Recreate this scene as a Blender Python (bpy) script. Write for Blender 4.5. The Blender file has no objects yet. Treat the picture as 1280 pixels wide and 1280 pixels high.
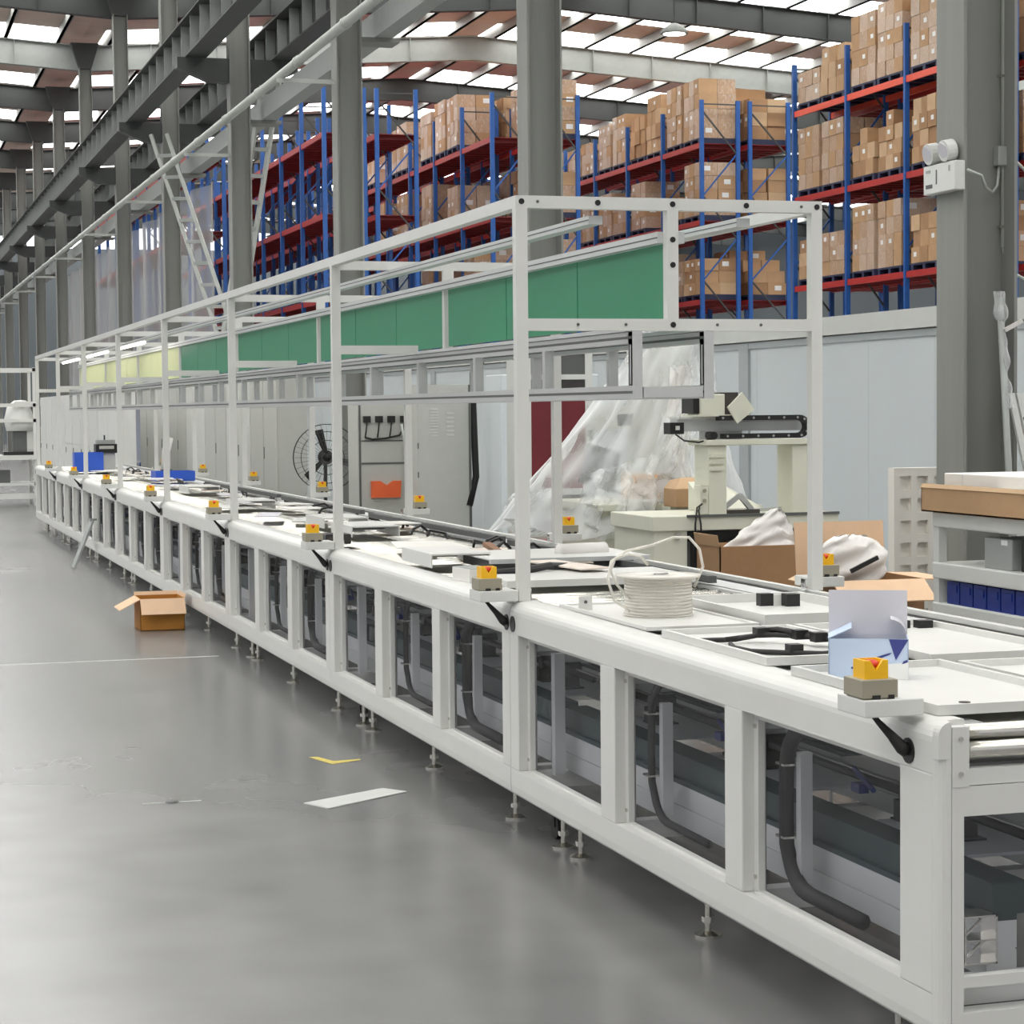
import bpy, math, random
from mathutils import Vector, Matrix
random.seed(7)
R = random.uniform
PI = math.pi

# ------------------------------------------------------------------ camera, world, light, exposure
SC = bpy.context.scene
COL = SC.collection
F_PX = 2691.9; YAW = 0.2936; PITCH = 0.0477; ROLL = -0.0092
CAM = Vector((-2.3393, -7.6554, 1.6))
fwd = Vector((math.sin(YAW)*math.cos(PITCH), math.cos(YAW)*math.cos(PITCH), -math.sin(PITCH)))
rgt = Vector((math.cos(YAW), -math.sin(YAW), 0)); up = rgt.cross(fwd)
rgt, up = math.cos(ROLL)*rgt + math.sin(ROLL)*up, -math.sin(ROLL)*rgt + math.cos(ROLL)*up
cd = bpy.data.cameras.new('camera'); cam = bpy.data.objects.new('camera', cd); COL.objects.link(cam)
cd.sensor_width = 36; cd.lens = 36*F_PX/1280; cd.clip_end = 400; cd.clip_start = .05
m = Matrix((rgt, up, -fwd)).transposed().to_4x4(); m.translation = CAM; cam.matrix_world = m
SC.camera = cam

W = bpy.data.worlds.new('world'); SC.world = W; W.use_nodes = True
bg = W.node_tree.nodes['Background']; bg.inputs[0].default_value = (0.97, 0.985, 1.0, 1); bg.inputs[1].default_value = 0.6
SKYLIGHT = 6.0          # emission of the roof skylight sheets
SC.view_settings.view_transform = 'Standard'; SC.view_settings.look = 'None'
SC.view_settings.gamma = 1; SC.view_settings.use_curve_mapping = False
SC.view_settings.exposure = 0.2

# ------------------------------------------------------------------ materials
def srgb(r, g, b):
    def f(c):
        c /= 255.0
        return c/12.92 if c <= .04045 else ((c+.055)/1.055)**2.4
    return (f(r), f(g), f(b), 1)

def mat(name, rgb, rough=.5, metal=0, noise=.06, nscale=8, bump=0, bscale=40, spec=.5, coat=0, trans=0, alpha=None, emit=None, stretch=None):
    m = bpy.data.materials.new(name); m.use_nodes = True
    nt = m.node_tree; b = nt.nodes['Principled BSDF']
    b.inputs['Roughness'].default_value = rough; b.inputs['Metallic'].default_value = metal
    b.inputs['Specular IOR Level'].default_value = spec
    if coat: b.inputs['Coat Weight'].default_value = coat; b.inputs['Coat Roughness'].default_value = .2
    if trans: b.inputs['Transmission Weight'].default_value = trans
    if alpha is not None: b.inputs['Alpha'].default_value = alpha
    c = srgb(*rgb)
    if noise:
        tc = nt.nodes.new('ShaderNodeTexCoord'); mp = nt.nodes.new('ShaderNodeMapping'); n = nt.nodes.new('ShaderNodeTexNoise')
        nt.links.new(tc.outputs['Object'], mp.inputs[0]); nt.links.new(mp.outputs[0], n.inputs['Vector'])
        if stretch: mp.inputs['Scale'].default_value = stretch
        n.inputs['Scale'].default_value = nscale; n.inputs['Detail'].default_value = 4
        mx = nt.nodes.new('ShaderNodeMix'); mx.data_type = 'RGBA'
        nt.links.new(n.outputs['Fac'], mx.inputs[0])
        mx.inputs[6].default_value = tuple(max(0, v*(1-2*noise)) for v in c[:3]) + (1,)
        mx.inputs[7].default_value = tuple(min(1, v*(1+2*noise)) for v in c[:3]) + (1,)
        nt.links.new(mx.outputs[2], b.inputs['Base Color'])
        if bump:
            n2 = nt.nodes.new('ShaderNodeTexNoise'); n2.inputs['Scale'].default_value = bscale; n2.inputs['Detail'].default_value = 3
            nt.links.new(tc.outputs['Object'], n2.inputs['Vector'])
            bp = nt.nodes.new('ShaderNodeBump'); bp.inputs['Strength'].default_value = bump; bp.inputs['Distance'].default_value = .02
            nt.links.new(n2.outputs['Fac'], bp.inputs['Height']); nt.links.new(bp.outputs[0], b.inputs['Normal'])
    else:
        b.inputs['Base Color'].default_value = c
    if emit:
        b.inputs['Emission Color'].default_value = c; b.inputs['Emission Strength'].default_value = emit
    return m

def sheet_mat(name, rgb, opac, rough=.3):
    """thin translucent film: part see-through, part bright diffuse"""
    m = bpy.data.materials.new(name); m.use_nodes = True; nt = m.node_tree
    b = nt.nodes['Principled BSDF']; out = nt.nodes['Material Output']
    b.inputs['Base Color'].default_value = srgb(*rgb); b.inputs['Roughness'].default_value = rough
    t = nt.nodes.new('ShaderNodeBsdfTransparent'); mx = nt.nodes.new('ShaderNodeMixShader')
    lw = nt.nodes.new('ShaderNodeLayerWeight'); lw.inputs[0].default_value = .35
    mr = nt.nodes.new('ShaderNodeMapRange'); mr.inputs[1].default_value = 0; mr.inputs[2].default_value = .8
    mr.inputs[3].default_value = max(0, opac-.12); mr.inputs[4].default_value = min(1, opac+.35)
    nt.links.new(lw.outputs['Facing'], mr.inputs[0]); nt.links.new(mr.outputs[0], mx.inputs[0])
    nt.links.new(t.outputs[0], mx.inputs[1]); nt.links.new(b.outputs[0], mx.inputs[2]); nt.links.new(mx.outputs[0], out.inputs[0])
    return m

def glass_mat(name, tint, refl=.12):
    m = bpy.data.materials.new(name); m.use_nodes = True; nt = m.node_tree; out = nt.nodes['Material Output']
    nt.nodes.remove(nt.nodes['Principled BSDF'])
    t = nt.nodes.new('ShaderNodeBsdfTransparent'); t.inputs[0].default_value = tint
    g = nt.nodes.new('ShaderNodeBsdfGlossy'); g.inputs['Roughness'].default_value = .05
    mx = nt.nodes.new('ShaderNodeMixShader'); mx.inputs[0].default_value = refl
    nt.links.new(t.outputs[0], mx.inputs[1]); nt.links.new(g.outputs[0], mx.inputs[2]); nt.links.new(mx.outputs[0], out.inputs[0])
    return m

def floor_mat():
    m = bpy.data.materials.new('polished_concrete'); m.use_nodes = True; nt = m.node_tree; b = nt.nodes['Principled BSDF']
    tc = nt.nodes.new('ShaderNodeTexCoord')
    n1 = nt.nodes.new('ShaderNodeTexNoise'); n1.inputs['Scale'].default_value = .45; n1.inputs['Detail'].default_value = 3; n1.inputs['Roughness'].default_value = .6
    n2 = nt.nodes.new('ShaderNodeTexNoise'); n2.inputs['Scale'].default_value = 2.2; n2.inputs['Detail'].default_value = 1.5
    for n in (n1, n2): nt.links.new(tc.outputs['Object'], n.inputs['Vector'])
    cr = nt.nodes.new('ShaderNodeValToRGB'); cr.color_ramp.elements[0].position = .3; cr.color_ramp.elements[1].position = .72
    cr.color_ramp.elements[0].color = srgb(108, 108, 107); cr.color_ramp.elements[1].color = srgb(124, 123, 121)
    nt.links.new(n1.outputs['Fac'], cr.inputs[0])
    mx = nt.nodes.new('ShaderNodeMix'); mx.data_type = 'RGBA'; mx.blend_type = 'OVERLAY'; mx.inputs[0].default_value = .25
    nt.links.new(cr.outputs[0], mx.inputs[6]); nt.links.new(n2.outputs['Fac'], mx.inputs[7]); nt.links.new(mx.outputs[2], b.inputs['Base Color'])
    mr = nt.nodes.new('ShaderNodeMapRange'); mr.inputs[3].default_value = .22; mr.inputs[4].default_value = .30
    nt.links.new(n1.outputs['Fac'], mr.inputs[0]); nt.links.new(mr.outputs[0], b.inputs['Roughness'])
    b.inputs['Specular IOR Level'].default_value = 1.0
    return m

def carton_mat(name, rgb, wrap=False):
    m = mat(name, rgb, rough=.35 if wrap else .75, noise=.10, nscale=3, bump=.5 if wrap else .1, bscale=9 if wrap else 30)
    if wrap:      # stretch film pulled over the cardboard: pale streaks and gloss
        nt = m.node_tree; b = nt.nodes['Principled BSDF']; src = b.inputs['Base Color'].links[0].from_socket
        tc = nt.nodes.new('ShaderNodeTexCoord'); mp = nt.nodes.new('ShaderNodeMapping'); mp.inputs['Scale'].default_value = (7, 7, 3)
        mp.inputs['Rotation'].default_value = (.6, .5, .3)
        n = nt.nodes.new('ShaderNodeTexNoise'); n.inputs['Scale'].default_value = 2.2; n.inputs['Detail'].default_value = 5; n.inputs['Distortion'].default_value = 1.2
        nt.links.new(tc.outputs['Object'], mp.inputs[0]); nt.links.new(mp.outputs[0], n.inputs['Vector'])
        cr = nt.nodes.new('ShaderNodeValToRGB'); cr.color_ramp.elements[0].position = .5; cr.color_ramp.elements[1].position = .72
        cr.color_ramp.elements[0].color = (0, 0, 0, 1); cr.color_ramp.elements[1].color = (.5, .5, .5, 1)
        nt.links.new(n.outputs['Fac'], cr.inputs[0])
        mx = nt.nodes.new('ShaderNodeMix'); mx.data_type = 'RGBA'; mx.inputs[7].default_value = srgb(215, 205, 198)
        nt.links.new(cr.outputs[0], mx.inputs[0]); nt.links.new(src, mx.inputs[6]); nt.links.new(mx.outputs[2], b.inputs['Base Color'])
    return m

M = {}
M['white'] = mat('white_powder_coat', (217, 217, 213), .38, noise=.02)
M['white2'] = mat('white_paint', (216, 217, 213), .45, noise=.02)
M['cream'] = mat('cream_paint', (222, 222, 205), .45, noise=.03)
M['alu'] = mat('anodised_aluminium', (196, 197, 196), .36, metal=.2, noise=.03, stretch=(1, .05, 1))
M['alu_light'] = mat('satin_aluminium', (205, 207, 206), .4, metal=.25, noise=.03)
M['steel'] = mat('bright_steel', (215, 213, 205), .22, metal=1, noise=.03)
M['chrome'] = mat('chrome', (235, 235, 235), .1, metal=1, noise=0)
M['black'] = mat('black_plastic', (26, 26, 26), .45, noise=.1)
M['rubber'] = mat('black_rubber', (32, 31, 30), .6, noise=.1)
M['belt'] = mat('dark_green_belt', (44, 62, 62), .5, noise=.08)
M['green'] = mat('green_board', (38, 140, 98), .42, noise=.04, nscale=2)
M['pale'] = mat('lamp_glare_board', (226, 232, 178), .5, noise=.03)  # green board with the glare of the lit tubes painted in
M['yellow'] = mat('safety_yellow', (250, 192, 24), .4, noise=.03)
M['red'] = mat('safety_red', (214, 62, 30), .4, noise=.03)
M['taupe'] = mat('grey_beige_plastic', (158, 152, 134), .5, noise=.04)
M['grey_steel'] = mat('grey_steel_paint', (136, 137, 132), .55, noise=.07, nscale=2, stretch=(6, 6, .4))
M['dark_steel'] = mat('dark_grey_steel_paint', (66, 69, 68), .55, noise=.08, nscale=2)
M['mid_steel'] = mat('light_grey_and_skylit_steel', (160, 164, 160), .5, noise=.05)  # own grey of many parts; on one rafter it paints skylight
M['pipe'] = mat('galvanised_pipe', (190, 194, 188), .4, metal=.2, noise=.05)
M['roof'] = mat('roof_deck', (214, 194, 182), .7, noise=.05, nscale=.8, stretch=(1, 6, 1))
M['sky'] = mat('skylight_sheet', (253, 253, 251), .6, noise=0, emit=SKYLIGHT)
M['lampglow'] = mat('lit_tube', (255, 250, 240), .5, noise=0, emit=5)
M['rack_blue'] = mat('rack_blue', (34, 88, 160), .45, noise=.08)
M['rack_red'] = mat('rack_red', (176, 44, 38), .45, noise=.08)
M['rack_orange'] = mat('rack_orange', (232, 86, 60), .45, noise=.06)
M['dark_red'] = mat('deck_red', (138, 36, 34), .5, noise=.1)
M['pal_blue'] = mat('pallet_dark_blue', (38, 48, 78), .55, noise=.1)
M['pal_wood'] = mat('pallet_wood', (150, 118, 84), .8, noise=.12)
M['c1'] = carton_mat('cardboard_tan', (186, 150, 112)); M['c2'] = carton_mat('cardboard_brown', (168, 130, 94))
M['c3'] = carton_mat('cardboard_pale', (200, 168, 132)); M['w1'] = carton_mat('wrapped_cardboard', (184, 152, 122), True)
M['w2'] = carton_mat('wrapped_cardboard_pale', (196, 170, 146), True)
M['corange'] = mat('cardboard_orange', (188, 128, 52), .7, noise=.14, nscale=5)
M['cpink'] = mat('cardboard_inside', (226, 192, 158), .8, noise=.05)
M['sticker'] = mat('white_sticker', (238, 238, 236), .5, noise=.02)
M['wall'] = mat('cool_white_panel', (214, 221, 223), .42, noise=.02, nscale=1)
M['wallgrey'] = mat('grey_panel_post', (176, 182, 184), .5, noise=.03)
M['cab'] = mat('cabinet_grey', (186, 187, 181), .5, noise=.03)
M['cab2'] = mat('cabinet_light_grey', (204, 205, 200), .45, noise=.02)
M['seam'] = mat('dark_seam', (92, 94, 92), .6, noise=.05)
M['orange'] = mat('orange_plastic', (235, 106, 58), .5, noise=.04)
M['maroon'] = mat('maroon_panel', (112, 34, 42), .35, noise=.15, nscale=3)
M['darkglass'] = mat('dark_panel', (62, 58, 56), .25, noise=.1)
M['blue'] = mat('blue_plastic', (46, 92, 200), .4, noise=.05)
M['navy'] = mat('navy_plastic', (22, 46, 128), .4, noise=.06)
M['bluecarton'] = mat('pale_blue_carton', (196, 212, 234), .5, noise=.03, nscale=4)
M['lilac'] = mat('carton_inside', (206, 204, 210), .6, noise=.02)
M['indigo'] = mat('indigo_print', (58, 66, 136), .5, noise=.03)
M['foam'] = mat('white_foam', (236, 232, 224), .7, noise=.02)
M['paper'] = mat('paper_white', (232, 230, 224), .7, noise=.02)
M['sheetpink'] = mat('paper_blush', (230, 218, 206), .7, noise=.03)
M['wood'] = mat('brown_wood', (140, 104, 78), .7, noise=.15, stretch=(1, 1, 8))
M['film'] = sheet_mat('clear_film', (238, 240, 240), .36)
M['film2'] = sheet_mat('clear_film_thin', (235, 236, 236), .34)
M['bag'] = sheet_mat('white_poly_bag', (240, 237, 233), .80)
M['tubing'] = sheet_mat('clear_tubing', (240, 236, 226), .62, .25)
M['curtain'] = sheet_mat('dusty_film', (206, 205, 203), .22)
M['pane'] = glass_mat('smoke_acrylic', (.95, .95, .965, 1), .035)
M['tapeyellow'] = mat('yellow_tape', (208, 190, 96), .6, noise=.08)
M['tapewhite'] = mat('white_strip', (202, 204, 200), .6, noise=.05)
M['farwall'] = mat('far_wall', (92, 98, 102), .8, noise=.05, nscale=.3)
M['daywin'] = mat('daylight_window', (240, 245, 250), .6, noise=0, emit=1.6)
M['floor'] = floor_mat()

# ------------------------------------------------------------------ mesh helpers
class MB:
    def __init__(s): s.v = []; s.f = []
    def add(s, vs, fs):
        o = len(s.v); s.v += [tuple(v) for v in vs]; s.f += [tuple(i+o for i in f) for f in fs]; return s
    def box(s, x0, x1, y0, y1, z0, z1):
        return s.add([(x0,y0,z0),(x1,y0,z0),(x1,y1,z0),(x0,y1,z0),(x0,y0,z1),(x1,y0,z1),(x1,y1,z1),(x0,y1,z1)],
                     [(3,2,1,0),(4,5,6,7),(0,1,5,4),(1,2,6,5),(2,3,7,6),(3,0,4,7)])
    def hexa(s, p):   # 8 points: bottom ring, top ring
        return s.add(p, [(3,2,1,0),(4,5,6,7),(0,1,5,4),(1,2,6,5),(2,3,7,6),(3,0,4,7)])
    def bar(s, a, b, w, h=None):   # square bar between two points
        h = h or w; a = Vector(a); b = Vector(b); d = (b-a).normalized()
        u = d.cross(Vector((0,0,1)))
        if u.length < 1e-4: u = Vector((1,0,0))
        u.normalize(); v = u.cross(d)
        u *= w/2; v *= h/2
        return s.hexa([a-u-v, a+u-v, a+u+v, a-u+v, b-u-v, b+u-v, b+u+v, b-u+v])
    def tube(s, pts, r, n=8, closed=False, cap=True):
        pts = [Vector(p) for p in pts]; N = len(pts); o = len(s.v); prev = None
        for i, p in enumerate(pts):
            if closed: d = pts[(i+1) % N]-pts[i-1]
            else: d = pts[min(i+1, N-1)]-pts[max(i-1, 0)]
            d.normalize()
            if prev is None:
                u = d.cross(Vector((0,0,1)))
                if u.length < 1e-3: u = d.cross(Vector((1,0,0)))
            else: u = prev - d*prev.dot(d)
            u.normalize(); prev = u; w = d.cross(u)
            rr = r[i] if isinstance(r, (list, tuple)) else r
            for k in range(n):
                a = 2*PI*k/n; s.v.append(tuple(p+u*(rr*math.cos(a))+w*(rr*math.sin(a))))
        for i in range(N if closed else N-1):
            j = (i+1) % N
            for k in range(n):
                s.f.append((o+i*n+k, o+i*n+(k+1) % n, o+j*n+(k+1) % n, o+j*n+k))
        if cap and not closed:
            s.f.append(tuple(o+k for k in reversed(range(n)))); s.f.append(tuple(o+(N-1)*n+k for k in range(n)))
        return s
    def cyl(s, a, b, r, n=12): return s.tube([a, b], r, n)
    def prism(s, poly, axis, a, b):   # polygon in the other two axes, extruded along axis
        n = len(poly)
        def P(q, t):
            return (t, q[0], q[1]) if axis == 'x' else ((q[0], t, q[1]) if axis == 'y' else (q[0], q[1], t))
        vs = [P(q, a) for q in poly]+[P(q, b) for q in poly]
        fs = [tuple(range(n))[::-1], tuple(range(n, 2*n))]+[(i, (i+1) % n, n+(i+1) % n, n+i) for i in range(n)]
        return s.add(vs, fs)
    def lathe(s, prof, c, n=24):   # (r, z) profile round the vertical through c
        o = len(s.v)
        for r, z in prof:
            for k in range(n):
                a = 2*PI*k/n; s.v.append((c[0]+r*math.cos(a), c[1]+r*math.sin(a), c[2]+z))
        for i in range(len(prof)-1):
            for k in range(n):
                s.f.append((o+i*n+k, o+i*n+(k+1) % n, o+(i+1)*n+(k+1) % n, o+(i+1)*n+k))
        return s
    def grid(s, fn, nu, nv):
        o = len(s.v)
        for i in range(nu+1):
            for j in range(nv+1): s.v.append(tuple(fn(i/nu, j/nv)))
        for i in range(nu):
            for j in range(nv):
                a = o+i*(nv+1)+j; s.f.append((a, a+nv+1, a+nv+2, a+1))
        return s
    def mesh(s, name, mt, smooth=False):
        me = bpy.data.meshes.new(name); me.from_pydata(s.v, [], s.f); me.validate(); 
        if isinstance(mt, str): mt = M[mt]
        me.materials.append(mt)
        import bmesh
        bm = bmesh.new(); bm.from_mesh(me); bmesh.ops.recalc_face_normals(bm, faces=bm.faces); bm.to_mesh(me); bm.free()
        if smooth: me.polygons.foreach_set('use_smooth', [True]*len(me.polygons))
        return me
    def build(s, name, mt, parent=None, smooth=False, loc=None, bevel=0):
        return link(name, s.mesh(name, mt, smooth), parent, loc, bevel)

def link(name, me, parent=None, loc=None, bevel=0, rot=None):
    o = bpy.data.objects.new(name, me); COL.objects.link(o)
    if parent is not None: o.parent = parent
    if loc is not None: o.location = loc
    if rot is not None: o.rotation_euler = rot
    if bevel:
        b = o.modifiers.new('bevel', 'BEVEL'); b.width = bevel; b.segments = 2; b.limit_method = 'ANGLE'; b.angle_limit = .8
    return o

def B(*a): return MB().box(*a)
def tag(o, label, cat, group=None, kind=None):
    o['label'] = label; o['category'] = cat
    if group: o['group'] = group
    if kind: o['kind'] = kind
    return o
def thing(name, label, cat, loc=(0,0,0), group=None, rz=0):
    o = bpy.data.objects.new(name, None); COL.objects.link(o); o.location = loc; o.rotation_euler = (0,0,rz); o.empty_display_size = .1
    return tag(o, label, cat, group)
def struct(o, label, cat='structure'):
    o['kind'] = 'structure'; o['label'] = label; o['category'] = cat
    return o
_boxes = {}
def sbox(sx, sy, sz, mt):        # shared box mesh centred in x, y and standing on z = 0
    k = (round(sx,3), round(sy,3), round(sz,3), mt)
    if k not in _boxes: _boxes[k] = B(-sx/2, sx/2, -sy/2, sy/2, 0, sz).mesh('box', mt)
    return _boxes[k]
def copy_tree(o, parent=None):
    c = o.copy(); COL.objects.link(c)
    c.parent = parent
    for ch in list(o.children): copy_tree(ch, c)
    return c
def arc(cx, cy, r, a0, a1, n): return [(cx+r*math.cos(a0+(a1-a0)*i/n), cy+r*math.sin(a0+(a1-a0)*i/n)) for i in range(n+1)]

S = 3.2471; WD = 1.2377                       # module pitch, frame width

# ------------------------------------------------------------------ setting: floor, walls, roof
def build_setting():
    f = B(-34, 60, -34, 112, -.2, 0).build('floor', 'floor'); struct(f, 'polished grey concrete floor with soft reflections', 'floor')
    B(-2.6, -.12, 6.36, 6.385, 0, .0012).build('floor_marking', 'tapewhite', f)
    # low partition wall behind the line (X = 5.6), made of panels
    w = thing('wall_back', 'low white panel partition wall behind the machines', 'wall'); w['kind'] = 'structure'
    y = -3.0; i = 0
    pm = B(0, .05, 0, 1.146, 0, 2.19).mesh('wall_panel', 'wall')
    while y < 40:
        link('wall_panel', pm, w, (5.62, y, 0)); y += 1.15
    for yy in (11.06, 22.5): B(5.595, 5.64, yy-.11, yy+.11, 0, 2.19).build('panel_post', 'wallgrey', w)
    B(5.57, 5.9, -3, 40, 2.205, 2.36).build('wall_header', 'white2', w)
    B(5.60, 5.68, -3, 40, 2.14, 2.195).build('wall_channel', 'wallgrey', w)
    B(5.67, 5.72, -3, 40, 0, 2.2).build('wall_backing', 'wallgrey', w)
    # far end wall and left side wall of the hall
    fw = B(-34, 60, 110, 110.3, 0, 12.4).build('wall_end', 'farwall'); struct(fw, 'dark grey end wall of the hall', 'wall')
    for x in range(-28, 24, 4):
        B(x, x+3.3, 109.93, 110, 10.4, 12).build('window_pane', 'daywin', fw)
    rw = B(45, 45.3, -34, 110, 0, 12).build('wall_right', 'farwall'); struct(rw, 'dark grey side wall of the hall', 'wall')
    B(5.612, 5.62, 6.0, 6.14, 1.36, 1.46).build('wall_sign', 'red', w)
    # roof: two gabled halls meeting over the column row at X = 3.25
    halls = ((-6.9, 10.15), (13.4, 10.15), (33.7, 10.15))
    ce = thing('ceiling', 'gabled metal roof deck with skylight strips, purlins and rafters', 'roof'); ce['kind'] = 'structure'
    zr = lambda x, xr: 11.72-.066*abs(x-xr)
    skyL = [(44.0-7.5*k, 45.0-7.5*k) for k in range(-8, 9)]+[(46.9-7.5*k, 49.0-7.5*k) for k in range(-8, 9)]
    skyL = sorted(skyL)
    for xr, hw in halls:
        for sgn in (-1, 1):
            xa, xb = (xr-hw, xr) if sgn < 0 else (xr, xr+hw)
            # opaque deck bands between skylight strips (Y bands)
            y = -34
            def band(y0, y1, mt, nm, xs):
                mb = MB()
                for x0, x1 in xs:
                    z0, z1 = zr(x0, xr), zr(x1, xr)
                    mb.hexa([(x0,y0,z0),(x1,y0,z1),(x1,y1,z1),(x0,y1,z0),(x0,y0,z0+.05),(x1,y0,z1+.05),(x1,y1,z1+.05),(x0,y1,z0+.05)])
                mb.build(nm, mt, ce)
            for a, b in skyL:
                if a < -33: continue
                if y < a: band(y, a, 'roof', 'roof_deck', [(xa, xb)])
                lo, hi = xa+.5, xb-.5
                band(a, b, 'sky', 'skylight', [(lo, hi)])
                band(a, b, 'roof', 'roof_deck', [(xa, lo), (hi, xb)])
                y = b
            band(y, 110, 'roof', 'roof_deck', [(xa, xb)])
            # purlins along Y
            n = 8
            for i in range(n):
                x = xa+(i+.5)*(xb-xa)/n; z = zr(x, xr)
                mb = B(x-.035, x+.035, -34, 110, z-.24, z-.01)
                mb.box(x-.035, x+.06, -34, 110, z-.24, z-.225)
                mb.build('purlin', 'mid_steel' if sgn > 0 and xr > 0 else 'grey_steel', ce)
        # rafters (one per column line)
        for k in range(-4, 14):
            Y = 2.72+7.5*k
            rf = None
            for sgn in (-1, 1):
                x0, x1 = (xr-hw, xr) if sgn < 0 else (xr, xr+hw)
                def sl(y0, y1, da, db, mb):
                    a0, a1 = zr(x0, xr), zr(x1, xr)
                    mb.hexa([(x0,y0,a0-da),(x1,y0,a1-da),(x1,y1,a1-da),(x0,y1,a0-da),(x0,y0,a0-db),(x1,y0,a1-db),(x1,y1,a1-db),(x0,y1,a0-db)])
                mb = MB(); sl(Y-.006, Y+.006, .86, .26, mb); sl(Y-.11, Y+.11, .875, .86, mb); sl(Y-.11, Y+.11, .26, .245, mb)
                for i in range(1, 6):
                    x = x0+(x1-x0)*i/6; z = zr(x, xr); mb.box(x-.006, x+.006, Y-.1, Y+.1, z-.86, z-.26)
                mb.build('rafter', 'mid_steel' if k == 6 else 'dark_steel', ce)  # the paler rafter has the skylight falling on it put into its colour
        # sag rods between purlins as short struts under the deck, near the picture
        for k in (4, 5, 6):
            for i in range(8):
                x = xr-hw+.64+i*2.53
                if x > xr+hw: continue
                a = (x, 2.72+7.5*k+.12, zr(x, xr)-.8); b = (x, 2.72+7.5*k+.9, zr(x, xr)-.2)
                MB().bar(a, b, .05).build('fly_brace', 'dark_steel', ce)

def column(k, Y, label, full=True):
    c = thing('steel_column', label, 'column', (3.1, Y, 0), 'steel columns in the row behind the line')
    H = 10.2
    def P(nm, mb, mt='grey_steel'): return mb.build(nm, mt, c)
    P('flange', B(0, .018, 0, .29, 0, H)); P('flange', B(.292, .31, 0, .29, 0, H))
    P('web', B(.018, .292, .139, .151, 0, H))
    P('base_plate', B(-.1, .41, -.1, .39, 0, .03))
    P('cap_haunch', MB().prism([(-.0,H-.02),(.31,H-.02),(.31,H),(.5,H+.62),(-.2,H+.62),(0,H)], 'y', .05, .24), 'dark_steel')
    # corbels carrying the crane runway beams on both sides
    P('corbel', MB().prism([(0,6.55),(0,6.9),(-.78,6.9),(-.78,6.74),(-.3,6.55)], 'y', .04, .25), 'dark_steel')
    P('corbel', MB().prism([(.31,6.55),(.31,6.9),(1.05,6.9),(1.05,6.74),(.6,6.55)], 'y', .04, .25), 'dark_steel')
    # pipe bracket
    P('pipe_bracket', B(-.68, 0, .12, .17, 5.44, 5.49), 'pipe')
    return c

def build_columns():
    names = ['white emergency light box and conduit', 'tall maroon display cabinet', 'black pedestal fan', 'two leaning ladders', 'left one of two leaning ladders']
    labs = ['wide grey steel column carrying the white emergency light box and conduit',
            'grey steel H column rising behind the maroon display cabinet and green board end',
            'grey steel H column rising behind the black pedestal fan and socket cabinet',
            'grey steel H column that the right of two leaning ladders rests on',
            'grey steel H column that the left of two leaning ladders rests on']
    for k in range(0, 13):
        Y = 2.29+7.49*k
        column(k, Y, labs[k] if k < 5 else 'distant grey steel H column farther down the row than the ladders')
    # crane runways
    for nm, x, lab in (('crane_runway_beam', 2.6, 'dark stiffened crane runway beam on the aisle side of the columns'), ('crane_runway_beam', 3.9, 'dark stiffened crane runway beam on the racking side of the columns')):
        t = thing(nm, lab, 'beam', (x, 0, 6.9))
        B(-.16, .16, -8, 100, 0, .02).build('bottom_flange', 'dark_steel', t); B(-.2, .2, -8, 100, .53, .55).build('top_flange', 'dark_steel', t)
        B(-.008, .008, -8, 100, .02, .53).build('web', 'dark_steel', t); B(-.04, .04, -8, 100, .55, .63).build('rail', 'dark_steel', t)
        sm = B(-.15, .15, -.008, .008, .02, .53).mesh('stiffener', 'mid_steel')
        for i in range(64): link('stiffener', sm, t, (0, 14+i*.94, 0))
    t = thing('tie_beam', 'light grey box tie beam running along the column row', 'beam', (3.72, 0, 6.02))
    B(-.11, .11, -6, 100, 0, .3).build('beam_body', 'mid_steel', t); 
    for i in range(14): B(-.30, .2, 2.5+i*7.49, 2.9+i*7.49, -.05, 0).build('saddle', 'grey_steel', t)
    t = thing('service_pipe', 'pale galvanised service pipe on brackets along the columns', 'pipe', (2.5, 0, 5.55))
    MB().cyl((0,-6,0), (0,100,0), .055, 10).build('pipe_run', 'pipe', t, True)
    for i in range(40):
        MB().cyl((0,4+i*2.5,0), (0,4.08+i*2.5,0), .066, 10).build('coupling', 'pipe', t, True)

build_setting(); build_columns()

# ------------------------------------------------------------------ the conveyor line
XO = -.024; XB = WD+.024                        # outer faces of the line
def rail_profile(side):
    # rounded outer shoulder; side -1 aisle, +1 wall
    p = [(XO, .763)]+[(XO+.05-.05*math.cos(a*PI/12), .835+.05*math.sin(a*PI/12)) for a in range(0, 7)]+[(.056, .885), (.056, .868), (.03, .868), (.03, .763)]
    if side > 0: p = [(WD-x, z) for x, z in p][::-1]
    return p
def low_profile(side):
    p = [(XO, .19), (XO, .255), (.045, .255), (.045, .155), (XO+.012, .155), (XO+.003, .165)]
    if side > 0: p = [(WD-x, z) for x, z in p][::-1]
    return p

_rs = {}
def shared(key, fn):
    if key not in _rs: _rs[key] = fn()
    return _rs[key]

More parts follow.
